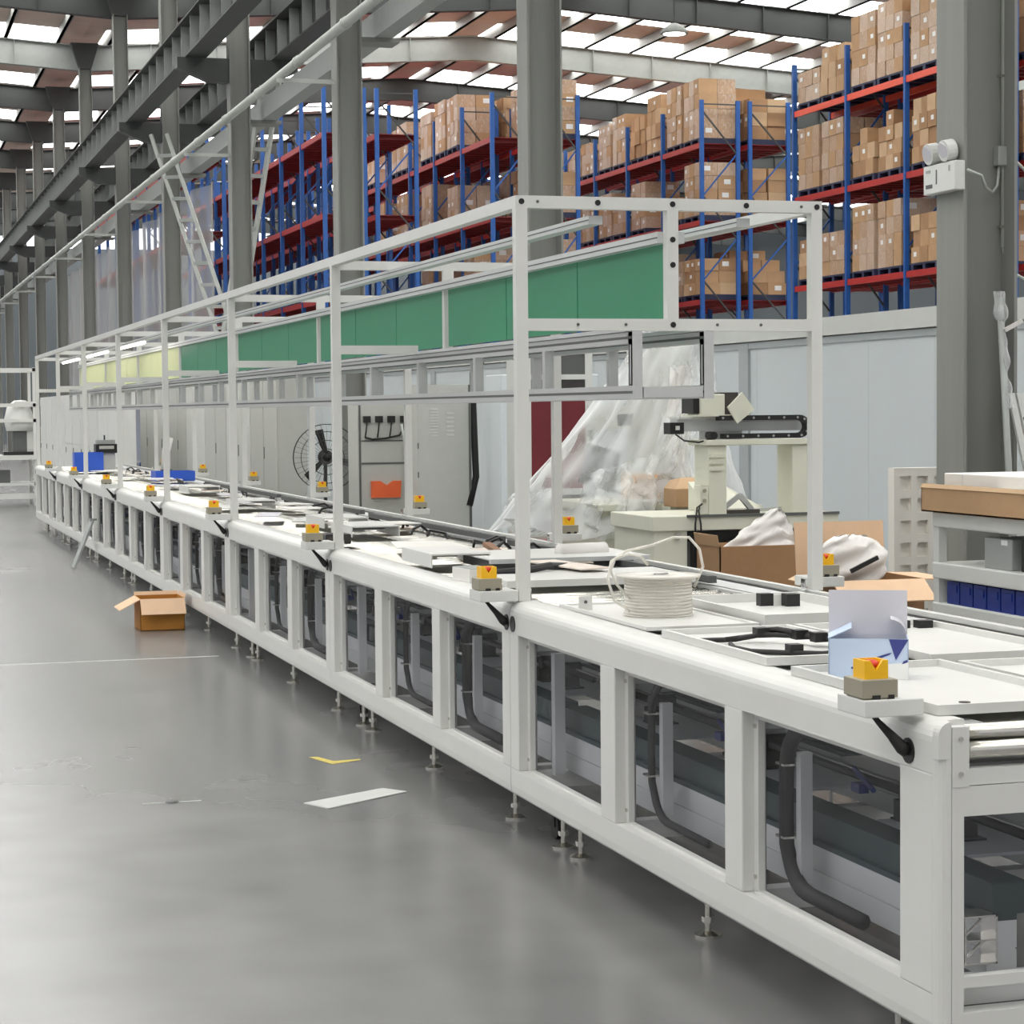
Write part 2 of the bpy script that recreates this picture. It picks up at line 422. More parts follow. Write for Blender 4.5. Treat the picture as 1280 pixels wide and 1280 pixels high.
def module(k, label):
    """one conveyor module, local y = 0 at its joint nearer the camera"""
    y0 = .048+k*S; L = S
    near = k == -1
    t = thing('conveyor_module', label, 'conveyor', (0, y0, 0), 'modules of the white conveyor line')
    a = -.08 if near else .003; b = L-.003
    t_ = lambda nm, key, fn, mt, sm=False, bev=0: link(nm, shared((nm, key, near), lambda: fn().mesh(nm, mt, sm)), t, None, bev)
    for side in (-1, 1):
        t_('top_rail', side, lambda: MB().prism(rail_profile(side), 'y', a, b), 'white')
        t_('bottom_rail', side, lambda: MB().prism(low_profile(side), 'y', a, b), 'white')
    # uprights: (start, end) along y
    ups = [(a, .104), (1.026, 1.153), (2.077, 2.219), (L-.104, b)] if not near else [(a, .131-.0), (1.026+.049, 1.153+.05), (2.126, 2.268), (3.191, b)]
    if near: ups = [(a, .082), (1.026, 1.153), (2.077, 2.219), (L-.104, b)]
    for j, (u0, u1) in enumerate(ups):
        t_('upright', (-1, j), lambda: B(XO, .05, u0, u1, .255, .763), 'white', bev=.004)
        t_('upright', (1, j), lambda: B(WD-.05, XB, u0, u1, .255, .763), 'white')
    # openings: retainer lips, panes, screws
    for j in range(3):
        p0, p1 = ups[j][1], ups[j+1][0]
        def ring():
            mb = MB(); q = .03
            for x0 in (.012,):
                mb.box(x0, x0+.02, p0, p1, .763-.022, .763); mb.box(x0, x0+.02, p0, p1, .255, .262)
                mb.box(x0, x0+.02, p1-.03, p1, .26, .742); mb.box(x0, x0+.02, p0, p0+.03, .26, .742)
            return mb
        t_('retainer_frame', j, ring, 'white')
        pn = t_('pane', j, lambda: B(.034, .037, p0+.004, p1-.004, .2625, .755), 'pane')
        def scr():
            mb = MB()
            for yy in (p0+.015, p1-.015):
                for zz in (.30, .72): mb.cyl((.006, yy, zz), (.013, yy, zz), .007, 6)
            return mb
        t_('screw_set', j, scr, 'steel')
    # black grommets in the rail beside each joint
    for yy in (.035, L-.045):
        t_('grommet', yy, lambda: MB().cyl((XO-.004, yy, .80), (XO+.01, yy, .80), .030, 16), 'black')
    # cross members at top and bottom
    for yy in (.06, 1.09, 2.15, 3.16):
        t_('cross_member', yy, lambda: B(.05, WD-.05, yy-.03, yy+.03, .19, .25), 'white2')
        t_('support_channel', yy, lambda: B(.05, WD-.05, yy-.02, yy+.02, .70, .76), 'alu_light')
        
        if yy > 3: t_('inner_strut', yy, lambda: B(.085, .125, yy-.12, yy-.08, .25, .70), 'alu_light')
    # deck side plates + rollers
    t_('deck_rail', -1, lambda: B(.06, .115, a+.02, b, .79, .872), 'alu'); t_('deck_rail', 1, lambda: B(.955, .985, a+.02, b, .79, .872), 'alu')
    t_('deck_apron', 0, lambda: B(1.02, WD-.098, a+.02, b, .855, .868), 'alu_light')
    t_('dark_slot', 0, lambda: B(.985, 1.02, a+.02, b, .80, .862), 'black')
    rm = shared('roller', lambda: MB().cyl((.116, 0, 0), (.954, 0, 0), .024, 12).mesh('roller', 'steel', True))
    n = 26
    for i in range(n):
        yy = a+.06+i*(b-a-.1)/(n-1)
        if k > 3 and i % 2: continue
        link('roller', rm, t, (0, yy, .842))
    t_('cable_tray', 0, lambda: B(.2, .9, a+.05, b, .690, .697), 'wallgrey')
    # lower return conveyor: two aluminium beams with dark green belts
    for x0, x1 in ((.17, .25), (.90, .98)):
        t_('return_beam', x0, lambda: B(x0, x1, a+.1, b, .25, .315).box(x0, x1, a+.1, b, .319, .385).box(x0+.004, x1-.004, a+.1, b, .315, .319), 'alu_light')
        t_('return_belt', x0, lambda: B(x0+.015, x1+.03, a+.1, b, .40, .475).box(x0, x1, a+.1, b, .385, .40), 'belt')
    t_('drive_shaft', 0, lambda: MB().cyl((.36, a+.15, .55), (.36, b-.1, .55), .013, 8), 'black', True)
    t_('drive_shaft', 1, lambda: MB().cyl((.41, a+.15, .545), (.41, b-.1, .545), .010, 8), 'steel', True)
    for i, yy in enumerate((.55, .8, 1.75, 2.0, 2.75)):
        t_('shaft_bearing', yy, lambda: B(.335, .43, yy-.02, yy+.02, .475, .53).cyl((.34, yy-.025, .55), (.43, yy-.025, .55), .028, 10).box(.34, .44, yy-.05, yy+.05, .462, .475), 'black')
    for i, yy in enumerate((.35, 1.35, 2.4)):
        t_('shelf_plate', yy, lambda: B(.3, .86, yy, yy+.5, .462, .470), 'wallgrey')
        t_('motor_box', yy, lambda: B(.42, .62, yy+.12, yy+.34, .60, .688), 'cab')
        t_('valve', yy, lambda: B(.28, .31, yy+.57, yy+.62, .53, .555).cyl((.29, yy+.5, .55), (.32, yy+.68, .58), .008, 6), 'navy')
    # hoses looping behind the panes
    for i, yy in enumerate((1.026, 2.077)):
        def hose():     # drops from the rail, hugs the far upright of the opening, turns along the floor
            pts = [(.085, yy-.55, .735), (.075, yy-.3, .737)]
            pts += [(.07, yy-.22+.13*math.sin(q*PI/10), .735-.13*(1-math.cos(q*PI/10))) for q in range(1, 6)]
            pts += [(.07, yy-.085, .5), (.07, yy-.09, .40)]
            pts += [(.075, yy-.09-.13*(1-math.cos(q*PI/10)), .40-.11*math.sin(q*PI/10)) for q in range(1, 6)]
            pts += [(.10, yy-.5, .275)]
            return MB().tube(pts, .022 if i == 0 else .013, 8)
        t_('hose', i, hose, 'rubber', True)
        t_('hose_duct', i, lambda: B(.085, .12, yy-.15, yy-.12, .30, .66), 'alu_light')
        t_('cable_tie', i, lambda: B(.05, .09, yy-.115, yy-.06, .62, .626).box(.05, .09, yy-.115, yy-.06, .42, .426), 'steel')
    # levelling feet + castor
    def foot():
        return MB().cyl((0,0,.012), (0,0,.16), .010, 8).cyl((0,0,.045), (0,0,.062), .02, 6).lathe([(0,0),(.042,0),(.042,.008),(.014,.02),(0,.02)], (0,0,0), 12)
    fm = shared('foot', lambda: foot().mesh('levelling_foot', 'steel', False))
    for yy in (.30, 1.55, 2.75, 2.95):
        for x in (.085, WD-.085): link('levelling_foot', fm, t, (x, yy, 0))
    cm = shared('castor', lambda: MB().cyl((-.015, 0, .045), (.015, 0, .045), .045, 14).box(-.02, .02, -.012, .012, .045, .17).mesh('castor', 'rubber'))
    for x in (.12, WD-.12): link('castor', cm, t, (x, 3.12, 0))
    return t

lab = {-1: 'end module of the white conveyor, with the white trays, tubing reel and pale blue carton',
       0: 'conveyor module between the first and second uprights of the overhead frame, wooden stick on it',
       1: 'conveyor module between the second and third uprights, strewn with papers and a black scanner',
       2: 'conveyor module standing behind the open orange carton on the floor',
       3: 'conveyor module carrying the low blue tray bin',
       4: 'conveyor module that the grey strip leans against',
       5: 'conveyor module carrying the tall blue bin and black printer',
       6: 'far end module of the white conveyor line beside the neighbouring frame'}
mods = {k: module(k, lab[k]) for k in range(-1, 7)}

# end face of the line nearest the photo
def end_face():
    t = mods[-1]; y = -.08; o = -.046-.0
    def P(nm, mb, mt='white', sm=False, bev=0): return mb.build(nm, mt, t, sm, None, bev)
    # rounded corner post and seamed end plate
    prof = [(XO, -.0005)]+[(XO+.03-.03*math.cos(a*PI/10), -.0005-.0295*math.sin(a*PI/10)) for a in range(1, 6)]+[(.008, -.03), (.008, -.0005)]
    mb = MB().prism([(x, y+yy-.0) for x, yy in prof], 'z', .155, .80); P('corner_post', mb)
    # domed top of the corner
    P('corner_cap', MB().prism([(XO+.032-.032*math.cos(a*PI/12), .8525+.032*math.sin(a*PI/12)) for a in range(0, 7)]+[(.008, .80), (XO, .80)], 'y', y-.03, y-.0005), 'white')
    P('end_plate', B(.0095, .052, y-.032, y, .735, .872))
    P('end_post', B(.0095, .040, y-.030, y+.03, .155, .735)); P('end_post', B(WD-.040, WD+.02, y-.03, y+.03, .155, .875))
    P('end_beam', B(.040, WD-.04, y-.030, y, .667, .735)); P('end_rail', B(.052, WD-.05, y-.026, y+.004, .737, .775), 'white2')
    P('end_beam', B(.040, WD-.04, y-.030, y+.02, .155, .215)); P('end_beam', B(.040, WD-.04, y-.03, y, .272, .298))
    P('pane', B(.04, WD-.04, y-.012, y-.009, .30, .666), 'pane')
    for x, z in ((.03, .765), (.03, .845)): P('bolt', MB().cyl((x, y-.036, z), (x, y-.03, z), .006, 8), 'steel')
    # open end of the return beam: aluminium profile section
    P('profile_end', B(.055, .06, y+.03, y+.1, .305, .42).box(.055, .16, y+.03, y+.1, .415, .42).box(.155, .16, y+.03, y+.1, .305, .42).box(.055, .16, y+.03, y+.1, .305, .31)
      .box(.075, .08, y+.03, y+.1, .31, .415).box(.08, .155, y+.03, y+.1, .36, .364).bar((.085, y+.06, .31), (.15, y+.06, .36), .006).bar((.085, y+.06, .364), (.15, y+.06, .415), .006), 'steel')
    P('front_roller', MB().cyl((.056, y-.01, .815), (WD-.06, y-.01, .815), .020, 14), 'steel', True)
    P('front_roller', MB().cyl((.056, y+.02, .849), (WD-.06, y+.02, .849), .022, 14), 'steel', True)
end_face()

# ------------------------------------------------------------------ overhead frame
def overhead():
    t = thing('overhead_frame', 'white steel overhead frame with green centre board standing on the conveyor line', 'frame', (0, 0, .885))
    zb = .885; q = .045; ZT = 2.39-zb; ZM = 1.936-zb
    N = 8; LY = (N-1)*S+q
    def P(nm, mb, mt='white', par=None): return mb.build(nm, mt, par or t)
    pm = B(0, q, 0, q, .0, ZT-q).mesh('post', 'white')
    fb = MB().box(q, q+.03, .004, q-.004, 0, .004).box(q, q+.005, .004, q-.004, 0, .045).mesh('foot_bracket', 'chrome')
    for k in range(N):
        for x in (0, WD-q):
            link('post', pm, t, (x, k*S, 0)); link('foot_bracket', fb, t, (x if x == 0 else x-.0, k*S, 0)) if x == 0 else link('foot_bracket', fb, t, (x-q-.03, k*S, 0))
    P('top_rail', B(0, q, 0, LY, ZT-q, ZT)); P('top_rail', B(WD-q, WD, 0, LY, ZT-q, ZT))
    for k in range(N):
        y = k*S
        if k == 0:
            P('cross_beam', B(q, WD-q, y, y+q, ZT-q, ZT)); P('mid_beam', B(q, WD-q, y, y+q, ZM-q, ZM)); P('mid_post', B(.598, .643, y, y+q, ZM, ZT-q))
        else:
            P('cross_beam', B(q, WD-q, y, y+q, ZT-q-.02, ZT-.02))
            P('mid_post', B(.598, .643, y-.0, y+q, ZM-.04, ZT-q-.02)); P('splice_plate', B(.592, .649, y-.006, y, ZT-.17, ZT-q-.02))
            P('mid_beam', B(q, .455, y, y+q, ZM-q, ZM)); P('mid_beam', B(.78, WD-q, y, y+q, ZM-q, ZM))
    # aluminium rails under the top
    for x in (.30, .90):
        r = P('lamp_rail', B(x, x+.055, q, LY-.05, ZT-.098, ZT-q-.021), 'alu_light'); P('rail_groove', B(x-.001, x, q, LY-.05, ZT-.084, ZT-.080), 'seam', r)
    for x in (.575, .655):
        r = P('board_rail', B(x, x+.03, q, LY-.05, 2.225-zb, 2.268-zb), 'alu_light'); P('rail_groove', B(x-.001, x, q, LY-.05, 2.243-zb, 2.248-zb), 'seam', r)
    for x in (.455, .745):
        for z0, z1 in ((1.845, 1.888), (1.635, 1.685)):
            r = P('tool_rail', B(x, x+.04, 0, LY, z0-zb, z1-zb), 'alu'); P('rail_groove', B(x-.001, x, 0, LY, (z0+z1)/2-zb-.005, (z0+z1)/2-zb+.005), 'seam', r)
        P('tool_shelf', B(x-.01, x+.06, q, LY, 1.89-zb, 1.905-zb), 'alu_light')
        dm = B(0, .04, 0, .04, 1.685-zb, 1.845-zb).box(-.001, 0, .014, .026, 1.69-zb, 1.84-zb).mesh('drop_profile', 'alu')
        for i in range(22): link('drop_profile', dm, t, (x, i*S/3, 0))
    for x in (.455, .745):
        P('drop_profile', B(x, x+.04, -.001, q, 1.685-zb, 1.89-zb), 'alu'); 
    P('tool_rail', B(.50, .74, .0, .04, 1.64-zb, 1.68-zb), 'alu')
    # boards: three per bay; tube glare is put into the far boards' colour
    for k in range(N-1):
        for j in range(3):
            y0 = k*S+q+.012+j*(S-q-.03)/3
            P('green_board' if k < 4 else 'glare_lit_board', B(.612, .628, y0, y0+(S-q-.03)/3-.01, 1.93-zb, 2.225-zb), 'green' if k < 4 else 'pale')
    # lit tubes in the far bays
    for k in range(4, 7):
        for x in (.31, .91): P('lamp_tube', MB().cyl((x+.01, k*S+.4, ZT-.112), (x+.01, k*S+2.6, ZT-.112), .014, 8), 'lampglow')
    # black caps in the joints
    capm = MB().cyl((0, -.003, 0), (0, .004, 0), .011, 12).mesh('cap', 'black')
    for x, z in ((.0225, ZT-.022), (.321, ZT-.022), (.62, ZT-.022), (.921, ZT-.022), (WD-.0225, ZT-.022), (.62, 2.235-zb), (.62, 2.14-zb), (.62, ZM-.022)):
        link('cap', capm, t, (x, -.0, z))
    bm = MB().cyl((0, -.003, 0), (0, .004, 0), .006, 8).mesh('bolt', 'seam')
    for x, z in ((.085, ZT-.022), (1.15, ZT-.022), (.24, ZM-.022), (.43, ZM-.022), (.80, ZM-.022), (.98, ZM-.022)): link('bolt', bm, t, (x, 0, z))
overhead()

# ------------------------------------------------------------------ emergency stops
def estop(x, y, side, label, group, ce=.08):
    t = thing('emergency_stop', label, 'switch', (x, y, .885), group)
    br = B(-.15, -.001, 0, .15, 0, .04) if side < 0 else B(.001, .15, 0, .15, 0, .04)
    link('bracket', shared(('br', side), lambda: br.mesh('bracket', 'white2')), t, None, .003)
    cx = -.105 if side < 0 else .09
    link('box', shared('esb', lambda: B(-.045, .045, -.05, .05, .043, .085).box(-.04, .04, -.045, .045, .04, .043).mesh('box', 'taupe')), t, (cx, .065, 0), .004)
    def shroud():
        mb = B(-.03, .03, -.03, .03, .085, .093).box(-.03, -.022, -.03, .03, .093, .128).box(.022, .03, -.03, .03, .093, .128).box(-.022, .022, .022, .03, .093, .128)
        mb.prism([(-.022, .093), (.022, .093), (.022, .128), (.016, .128), (0, .104), (-.016, .128), (-.022, .128)], 'y', -.03, -.022)
        return mb
    link('shroud', shared('shr', lambda: shroud().mesh('shroud', 'yellow')), t, (cx, .065, 0))
    link('button', shared('but', lambda: MB().lathe([(0, .093), (.01, .093), (.01, .108), (.0195, .112), (.0195, .12), (.012, .126), (0, .127)], (0,0,0), 14).mesh('button', 'red', True)), t, (cx, .065, 0))
    link('gland', shared('gl', lambda: B(-.02, .0, -.052, -.04, .04, .05).box(.02, .035, -.052, -.04, .04, .05).mesh('gland', 'black')), t, (cx, .065, 0))
    if side < 0:
        link('cable', shared(('escable', ce), lambda: MB().tube([(-.10, ce+.035, 0), (-.085, ce+.03, -.02), (-.06, ce+.015, -.05), (-.040, ce, -.078), (-.028, ce-.003, -.085)], [.006, .007, .011, .016, .018], 8).mesh('cable', 'rubber', True)), t)
ordn = ['first', 'second', 'third', 'fourth', 'fifth', 'sixth', 'seventh', 'eighth']
estop(0, -3.196, -1, 'large emergency stop with yellow shroud beside the pale blue carton', 'emergency stops on the aisle rail', .036)
for k in range(0, 7):
    estop(0, k*S-.003+.006, -1, 'emergency stop on the aisle rail by the %s upright counted from the tubing reel' % ordn[k], 'emergency stops on the aisle rail')
for k in range(0, 7):
    estop(WD, k*S+.12, 1, 'emergency stop on the wall side rail by the %s upright counted from the tubing reel' % ordn[k], 'emergency stops on the wall side rail')

# ------------------------------------------------------------------ pallet racking and loads
LV = (2.30, 4.30, 6.28, 8.20)
BAY = 2.7
def rack(x0, x1, ya, nb, label, orange_top=False, decks=False, braces=3, group='pallet racks beyond the partition wall'):
    t = thing('pallet_rack', label, 'rack', (0, ya, 0), group)
    um = shared('upr', lambda: B(-.05, .05, -.04, .04, 0, 9.25).mesh('upright', 'rack_blue'))
    d = x1-x0
    bm = {c: shared(('beam', c), lambda: B(-.025, .025, .04, BAY-.04, -.13, 0).mesh('beam', c)) for c in ('rack_red', 'rack_orange')}
    bd = shared(('brd', round(d,2)), lambda: MB().bar((.05, 0, 0), (d-.05, 0, 1.0), .035).mesh('brace', 'rack_blue'))
    bu = shared(('bru', round(d,2)), lambda: MB().bar((.05, 0, 1.0), (d-.05, 0, 0), .035).mesh('brace', 'dark_steel'))
    bh = shared(('brh', round(d,2)), lambda: MB().bar((.05, 0, 0), (d-.05, 0, 0), .03).mesh('brace', 'dark_steel'))
    for i in range(nb+1):
        y = i*BAY
        link('upright', um, t, (x0, y, 0)); link('upright', um, t, (x1, y, 0))
        if i < braces:
            link('brace', bh, t, (x0, y, 9.15))
            for j in range(5): link('brace', bd if j % 2 else bu, t, (x0, y, 3.75+j*1.05))
    for i in range(nb):
        for li, z in enumerate(LV):
            c = 'rack_orange' if (orange_top and li == 3) else 'rack_red'
            for x in (x0, x1): link('beam', bm[c], t, (x+(.06 if x == x1 else -.06)*0, i*BAY, z))
            if decks or not (orange_top and li == 3):
                dk = shared(('deck', round(d,2)), lambda: sum_bars(d).mesh('deck', 'dark_red'))
                link('deck', dk, t, (x0, i*BAY, z))
    return t
def sum_bars(d):
    mb = MB()
    for j in range(6): mb.box(.03, d-.03, .25+j*.42, .31+j*.42, -.12, -.03)
    mb.box(.03, d-.03, .05, BAY-.05, -.03, -.015)
    return mb

def pallet_parts(t, mt):
    link('pallet', shared(('pal', mt), lambda: B(-.5, .5, -.55, .55, .10, .14).box(-.5, .5, -.55, -.45, 0, .1).box(-.5, .5, -.05, .05, 0, .1).box(-.5, .5, .45, .55, 0, .1).mesh('pallet', mt)), t)

def load(x, y, z, nx, ny, nz, h, mats, label, group, wood=False, jit=.015, top=None, name='pallet_load', stick=.25):
    """pallet with a block of cartons; x = side facing the aisle"""
    t = thing(name, label, 'pallet load', (x, y, z), group, rz=R(-.03, .03))
    pallet_parts(t, 'pal_wood' if wood else 'pal_blue')
    sx, sy = 1.0/nx, 1.08/ny
    sm = shared('stick', lambda: B(-.003, 0, -.06, .06, 0, .09).mesh('sticker', 'sticker'))
    sm2 = shared('stick2', lambda: B(-.09, .09, -.003, 0, 0, .12).mesh('sticker', 'sticker'))
    for iz in range(nz):
        for ix in range(nx):
            for iy in range(ny):
                if 0 < ix < nx-1 and 0 < iy < ny-1 and iz < nz-1: continue
                if ix == nx-1 and iy > 0 and iz < nz-1 and nx > 1: continue    # hidden back cartons
                if iz == nz-1 and top and (ix*ny+iy) % top == 0: continue
                mt = random.choice(mats)
                c = link('carton', sbox(sx-.012, sy-.012, h-.004, mt), t, (-.5+sx*(ix+.5)+R(-jit, jit), -.54+sy*(iy+.5)+R(-jit, jit), .14+iz*h))
                if ix == 0 and R(0, 1) < stick: link('sticker', sm, c, (-sx/2+.006-.003, R(-.05, .05), h*.4))
                elif iy == 0 and R(0, 1) < stick: link('sticker', sm2, c, (R(-.08, .08), -sy/2+.006-.003, h*.35))
    return t

WR = ['w1', 'w1', 'w2', 'c1']; PL = ['c1', 'c2', 'c3', 'c1']
# main visible rows beyond the cross aisle
rack(17.9, 18.87, 42.67, 8, 'blue and red pallet rack row carrying the tallest wrapped stacks', braces=4)
rack(19.2, 20.24, 42.67, 4, 'blue and red pallet rack row backing on the loaded row with the tall wrapped stack', braces=2)
rack(17.9, 18.80, 29.0, 3, 'blue pallet rack with orange top beams beside the emergency light column', orange_top=True, braces=4)
rack(19.15, 20.05, 29.0, 3, 'blue pallet rack backing on the orange topped rack', braces=2)
rack(17.9, 18.80, 20.6, 2, 'blue pallet rack seen past the far edge of the emergency light column', braces=2)
rack(8.32, 9.29, 42.67, 9, 'empty red shelved pallet rack row next to the fan column', decks=True, braces=4)
rack(9.60, 10.56, 42.67, 9, 'empty red shelved pallet rack row backing on the row next to the fan column', decks=True, braces=5)
rack(12.46, 13.37, 42.67, 9, 'half empty red shelved pallet rack row left of the maroon cabinet column', decks=True, braces=6)
rack(13.78, 14.64, 42.67, 9, 'half loaded red pallet rack row right behind the maroon cabinet column', braces=3)
rack(5.9, 6.8, 48.0, 9, 'distant red and blue pallet rack row seen between the far columns', decks=True, braces=4)

G = 'pallet loads on the %s level of the %s'
def row_loads(x, ya, specs, rowname):
    for li, pos in specs.items():
        lvl = {0: 'lowest', 1: 'second', 2: 'third', 3: 'top'}[li]
        for p in pos:
            yb, nz, h, kind = p[:4]; bi = int(yb//BAY); yb = bi*BAY+(.74 if yb-bi*BAY < 1.35 else 1.96); top = p[4] if len(p) > 4 else None
            lab = {'w': 'film-wrapped carton pallet load on %s level of the %s', 'p': 'loose tan carton pallet load on %s level of the %s', 's': 'short carton stack on %s level of the %s'}[kind] % (lvl, rowname)
            load(x, ya+yb, LV[li], 2 if kind != 's' else 2, 3, nz, h, WR if kind == 'w' else PL, lab, G % (lvl, rowname), wood=False, jit=.01 if kind == 'w' else .03, top=top)
row_loads(18.42, 42.67, {
    3: [(.78, 4, .37, 'w'), (1.95, 4, .37, 'w'), (3.4, 4, .37, 'p'), (4.7, 3, .36, 'p'), (6.1, 4, .33, 'w'), (7.4, 4, .3, 'w'), (8.8, 3, .3, 'w', 4), (10.2, 3, .28, 'w'), (12, 3, .3, 'p')],
    2: [(.78, 4, .33, 'w'), (2.1, 2, .28, 's'), (4.9, 4, .31, 'w'), (6.2, 3, .31, 'w'), (7.6, 4, .3, 'w'), (9., 4, .3, 'w'), (10.4, 4, .3, 'w')],
    1: [(.78, 3, .30, 'p'), (2.2, 3, .30, 'w'), (4, 4, .3, 'w')]}, 'row with the tallest stack')
row_loads(19.75, 42.67, {3: [(.7, 3, .34, 'p'), (2, 4, .36, 'p')], 2: [(.7, 4, .3, 'p'), (2.0, 3, .3, 'w')], 1: [(.7, 3, .3, 'p', 3), (2, 4, .3, 'p')]}, 'twin row behind it')
row_loads(18.40, 29.0, {
    3: [(.7, 5, .33, 'w'), (2.0, 5, .33, 'w'), (3.4, 5, .30, 'w'), (4.7, 4, .36, 'w'), (6.2, 3, .34, 'p'), (7.4, 2, .34, 'w')],
    2: [(.7, 4, .33, 'p'), (2.0, 4, .32, 'p'), (3.5, 4, .30, 'p', 2), (4.75, 3, .33, 'p', 2), (6.1, 4, .34, 'w'), (7.35, 4, .34, 'w')],
    1: [(.7, 3, .33, 'p'), (2.0, 3, .32, 'p'), (3.5, 4, .34, 'w'), (4.75, 4, .34, 'w'), (6.1, 3, .31, 'w'), (7.35, 3, .29, 'p', 3)],
    0: [(.7, 2, .3, 'p'), (2., 1, .3, 's'), (4.7, 1, .3, 's'), (6.2, 1, .32, 's')]}, 'orange topped rack')
row_loads(19.6, 29.0, {3: [(.7, 4, .33, 'p'), (2, 4, .3, 'w'), (3.4, 3, .3, 'p'), (4.7, 4, .3, 'w'), (6.2, 4, .3, 'p'), (7.4, 4, .3, 'w')], 2: [(.7, 4, .3, 'w'), (2, 3, .3, 'p'), (3.4, 4, .3, 'w'), (4.7, 4, .3, 'p'), (6.2, 4, .3, 'w'), (7.4, 4, .3, 'p')], 1: [(2, 4, .3, 'p'), (3.4, 3, .3, 'p'), (4.7, 4, .3, 'w'), (7.4, 3, .3, 'p')]}, 'orange topped twin rack')
row_loads(18.40, 20.6, {3: [(.7, 4, .33, 'p'), (2.0, 4, .33, 'w'), (3.4, 4, .3, 'w'), (4.7, 4, .3, 'p')], 2: [(.7, 4, .33, 'p'), (2.0, 4, .32, 'w'), (3.5, 4, .30, 'p'), (4.7, 4, .3, 'w')], 1: [(.7, 3, .33, 'p'), (2., 4, .32, 'w'), (3.4, 4, .3, 'p'), (4.7, 3, .3, 'w')]}, 'rack past the emergency light column')
row_loads(14.2, 42.67, {3: [(.8, 4, .33, 'w'), (2.1, 4, .33, 'w'), (3.5, 4, .32, 'p'), (4.8, 4, .3, 'w'), (6.2, 4, .3, 'w'), (7.6, 4, .31, 'w')], 2: [(.8, 3, .33, 'w'), (2.1, 4, .3, 'p'), (3.5, 4, .3, 'w'), (5, 4, .3, 'w')], 1: [(.8, 4, .33, 'w'), (2.1, 4, .3, 'p')]}, 'half loaded cabinet column row')
row_loads(12.9, 42.67, {3: [(3.5, 4, .32, 'w'), (4.8, 4, .33, 'w'), (6.2, 4, .3, 'w'), (9, 4, .32, 'w'), (10.4, 4, .3, 'w'), (13.0, 4, .3, 'w')], 2: [(3.6, 3, .3, 'w'), (6.3, 4, .3, 'w'), (9, 4, .3, 'w'), (11.8, 4, .3, 'w')], 1: [(2.1, 4, .3, 'w'), (6.2, 4, .3, 'w')]}, 'half empty red shelved row')

# ------------------------------------------------------------------ fixtures on the big column
def column_fixtures():
    t = thing('emergency_light', 'white twin-lamp emergency light box on the big grey column', 'light', (3.098, 2.44, 2.70))
    B(-.06, 0, -.17, .17, .0, .15).build('housing', 'white2', t, False, None, .006)
    for y in (-.075, .095):
        l = MB().cyl((-.075, y, .205), (-.02, y, .215), .055, 16).build('lamp', 'white2', t)
        MB().cyl((-.08, y, .204), (-.074, y, .206), .043, 16).build('lens', 'lilac', l); MB().cyl((-.03, y, .145), (-.03, y, .19), .012, 8).build('stem', 'white2', l)
    B(-.062, -.06, .02, .03, .045, .12).build('print', 'seam', t); B(-.062, -.06, .07, .14, .03, .05).build('print', 'seam', t); B(-.062, -.06, .09, .14, .11, .125).build('print', 'mid_steel', t)
    B(-.062, -.06, -.12, -.105, .10, .13).build('print', 'mid_steel', t)
    t = thing('conduit', 'grey wiring conduit with junction box running down the big column web', 'conduit', (3.395, 2.428, 0))
    MB().cyl((0,-.02,2.42), (0,-.02,9.5), .014, 8).build('pipe', 'pipe', t, True)
    B(-.05, .05, -.06, 0, 2.84, 2.94).build('junction_box', 'mid_steel', t, False, None, .006)
    for z in (3.3, 2.52): B(-.03, .03, -.036, 0, z, z+.012).build('clip', 'steel', t)
    MB().tube([(-.03, -.03, 2.84), (-.04, -.03, 2.74), (-.08, -.05, 2.70), (-.14, -.09, 2.72), (-.2, -.15, 2.775), (-.29, -.17, 2.80)], .008, 7).build('cord', 'pipe', t, True)
    MB().tube([(.05, -.03, 2.88), (.1, -.03, 2.84), (.14, -.05, 2.79), (.2, -.06, 2.79), (.27, -.06, 2.84)], .008, 7).build('cord', 'pipe', t, True)
    MB().tube([(0, -.02, 2.42), (.01, -.03, 2.34), (.05, -.05, 2.28), (.12, -.06, 2.245), (.22, -.06, 2.25), (.33, -.06, 2.28)], .008, 7).build('cord', 'pipe', t, True)
column_fixtures()

# ------------------------------------------------------------------ things behind the line
def open_carton(t, w, d, h, mo, mi, flaps, th=.006):
    """four walls and a floor; flaps = dict side -> (length, angle outward from upright)"""
    def P(nm, mb, mt=mo, par=None): return mb.build(nm, mt, par or t)
    P('base', B(-w/2, w/2, -d/2, d/2, 0, th))
    P('side', B(-w/2, w/2, -d/2, -d/2+th, 0, h)); P('side', B(-w/2, w/2, d/2-th, d/2, 0, h))
    P('side', B(-w/2, -w/2+th, -d/2, d/2, 0, h)); P('side', B(w/2-th, w/2, -d/2, d/2, 0, h))
    for s, (l, a) in flaps.items():
        ca, sa = math.cos(a), math.sin(a)
        if s in '-y+y' and s[1] == 'y':
            sg = -1 if s[0] == '-' else 1; y = sg*d/2
            p = [(-w/2, y, h), (w/2, y, h), (w/2, y+sg*l*sa, h+l*ca), (-w/2, y+sg*l*sa, h+l*ca)]; n = Vector((0, sg*ca, -sa))*th
        else:
            sg = -1 if s[0] == '-' else 1; x = sg*w/2
            p = [(x, -d/2, h), (x, d/2, h), (x+sg*l*sa, d/2, h+l*ca), (x+sg*l*sa, -d/2, h+l*ca)]; n = Vector((sg*ca, 0, -sa))*th
        P('flap', MB().hexa(p+[tuple(Vector(q)+n) for q in p]), mi)
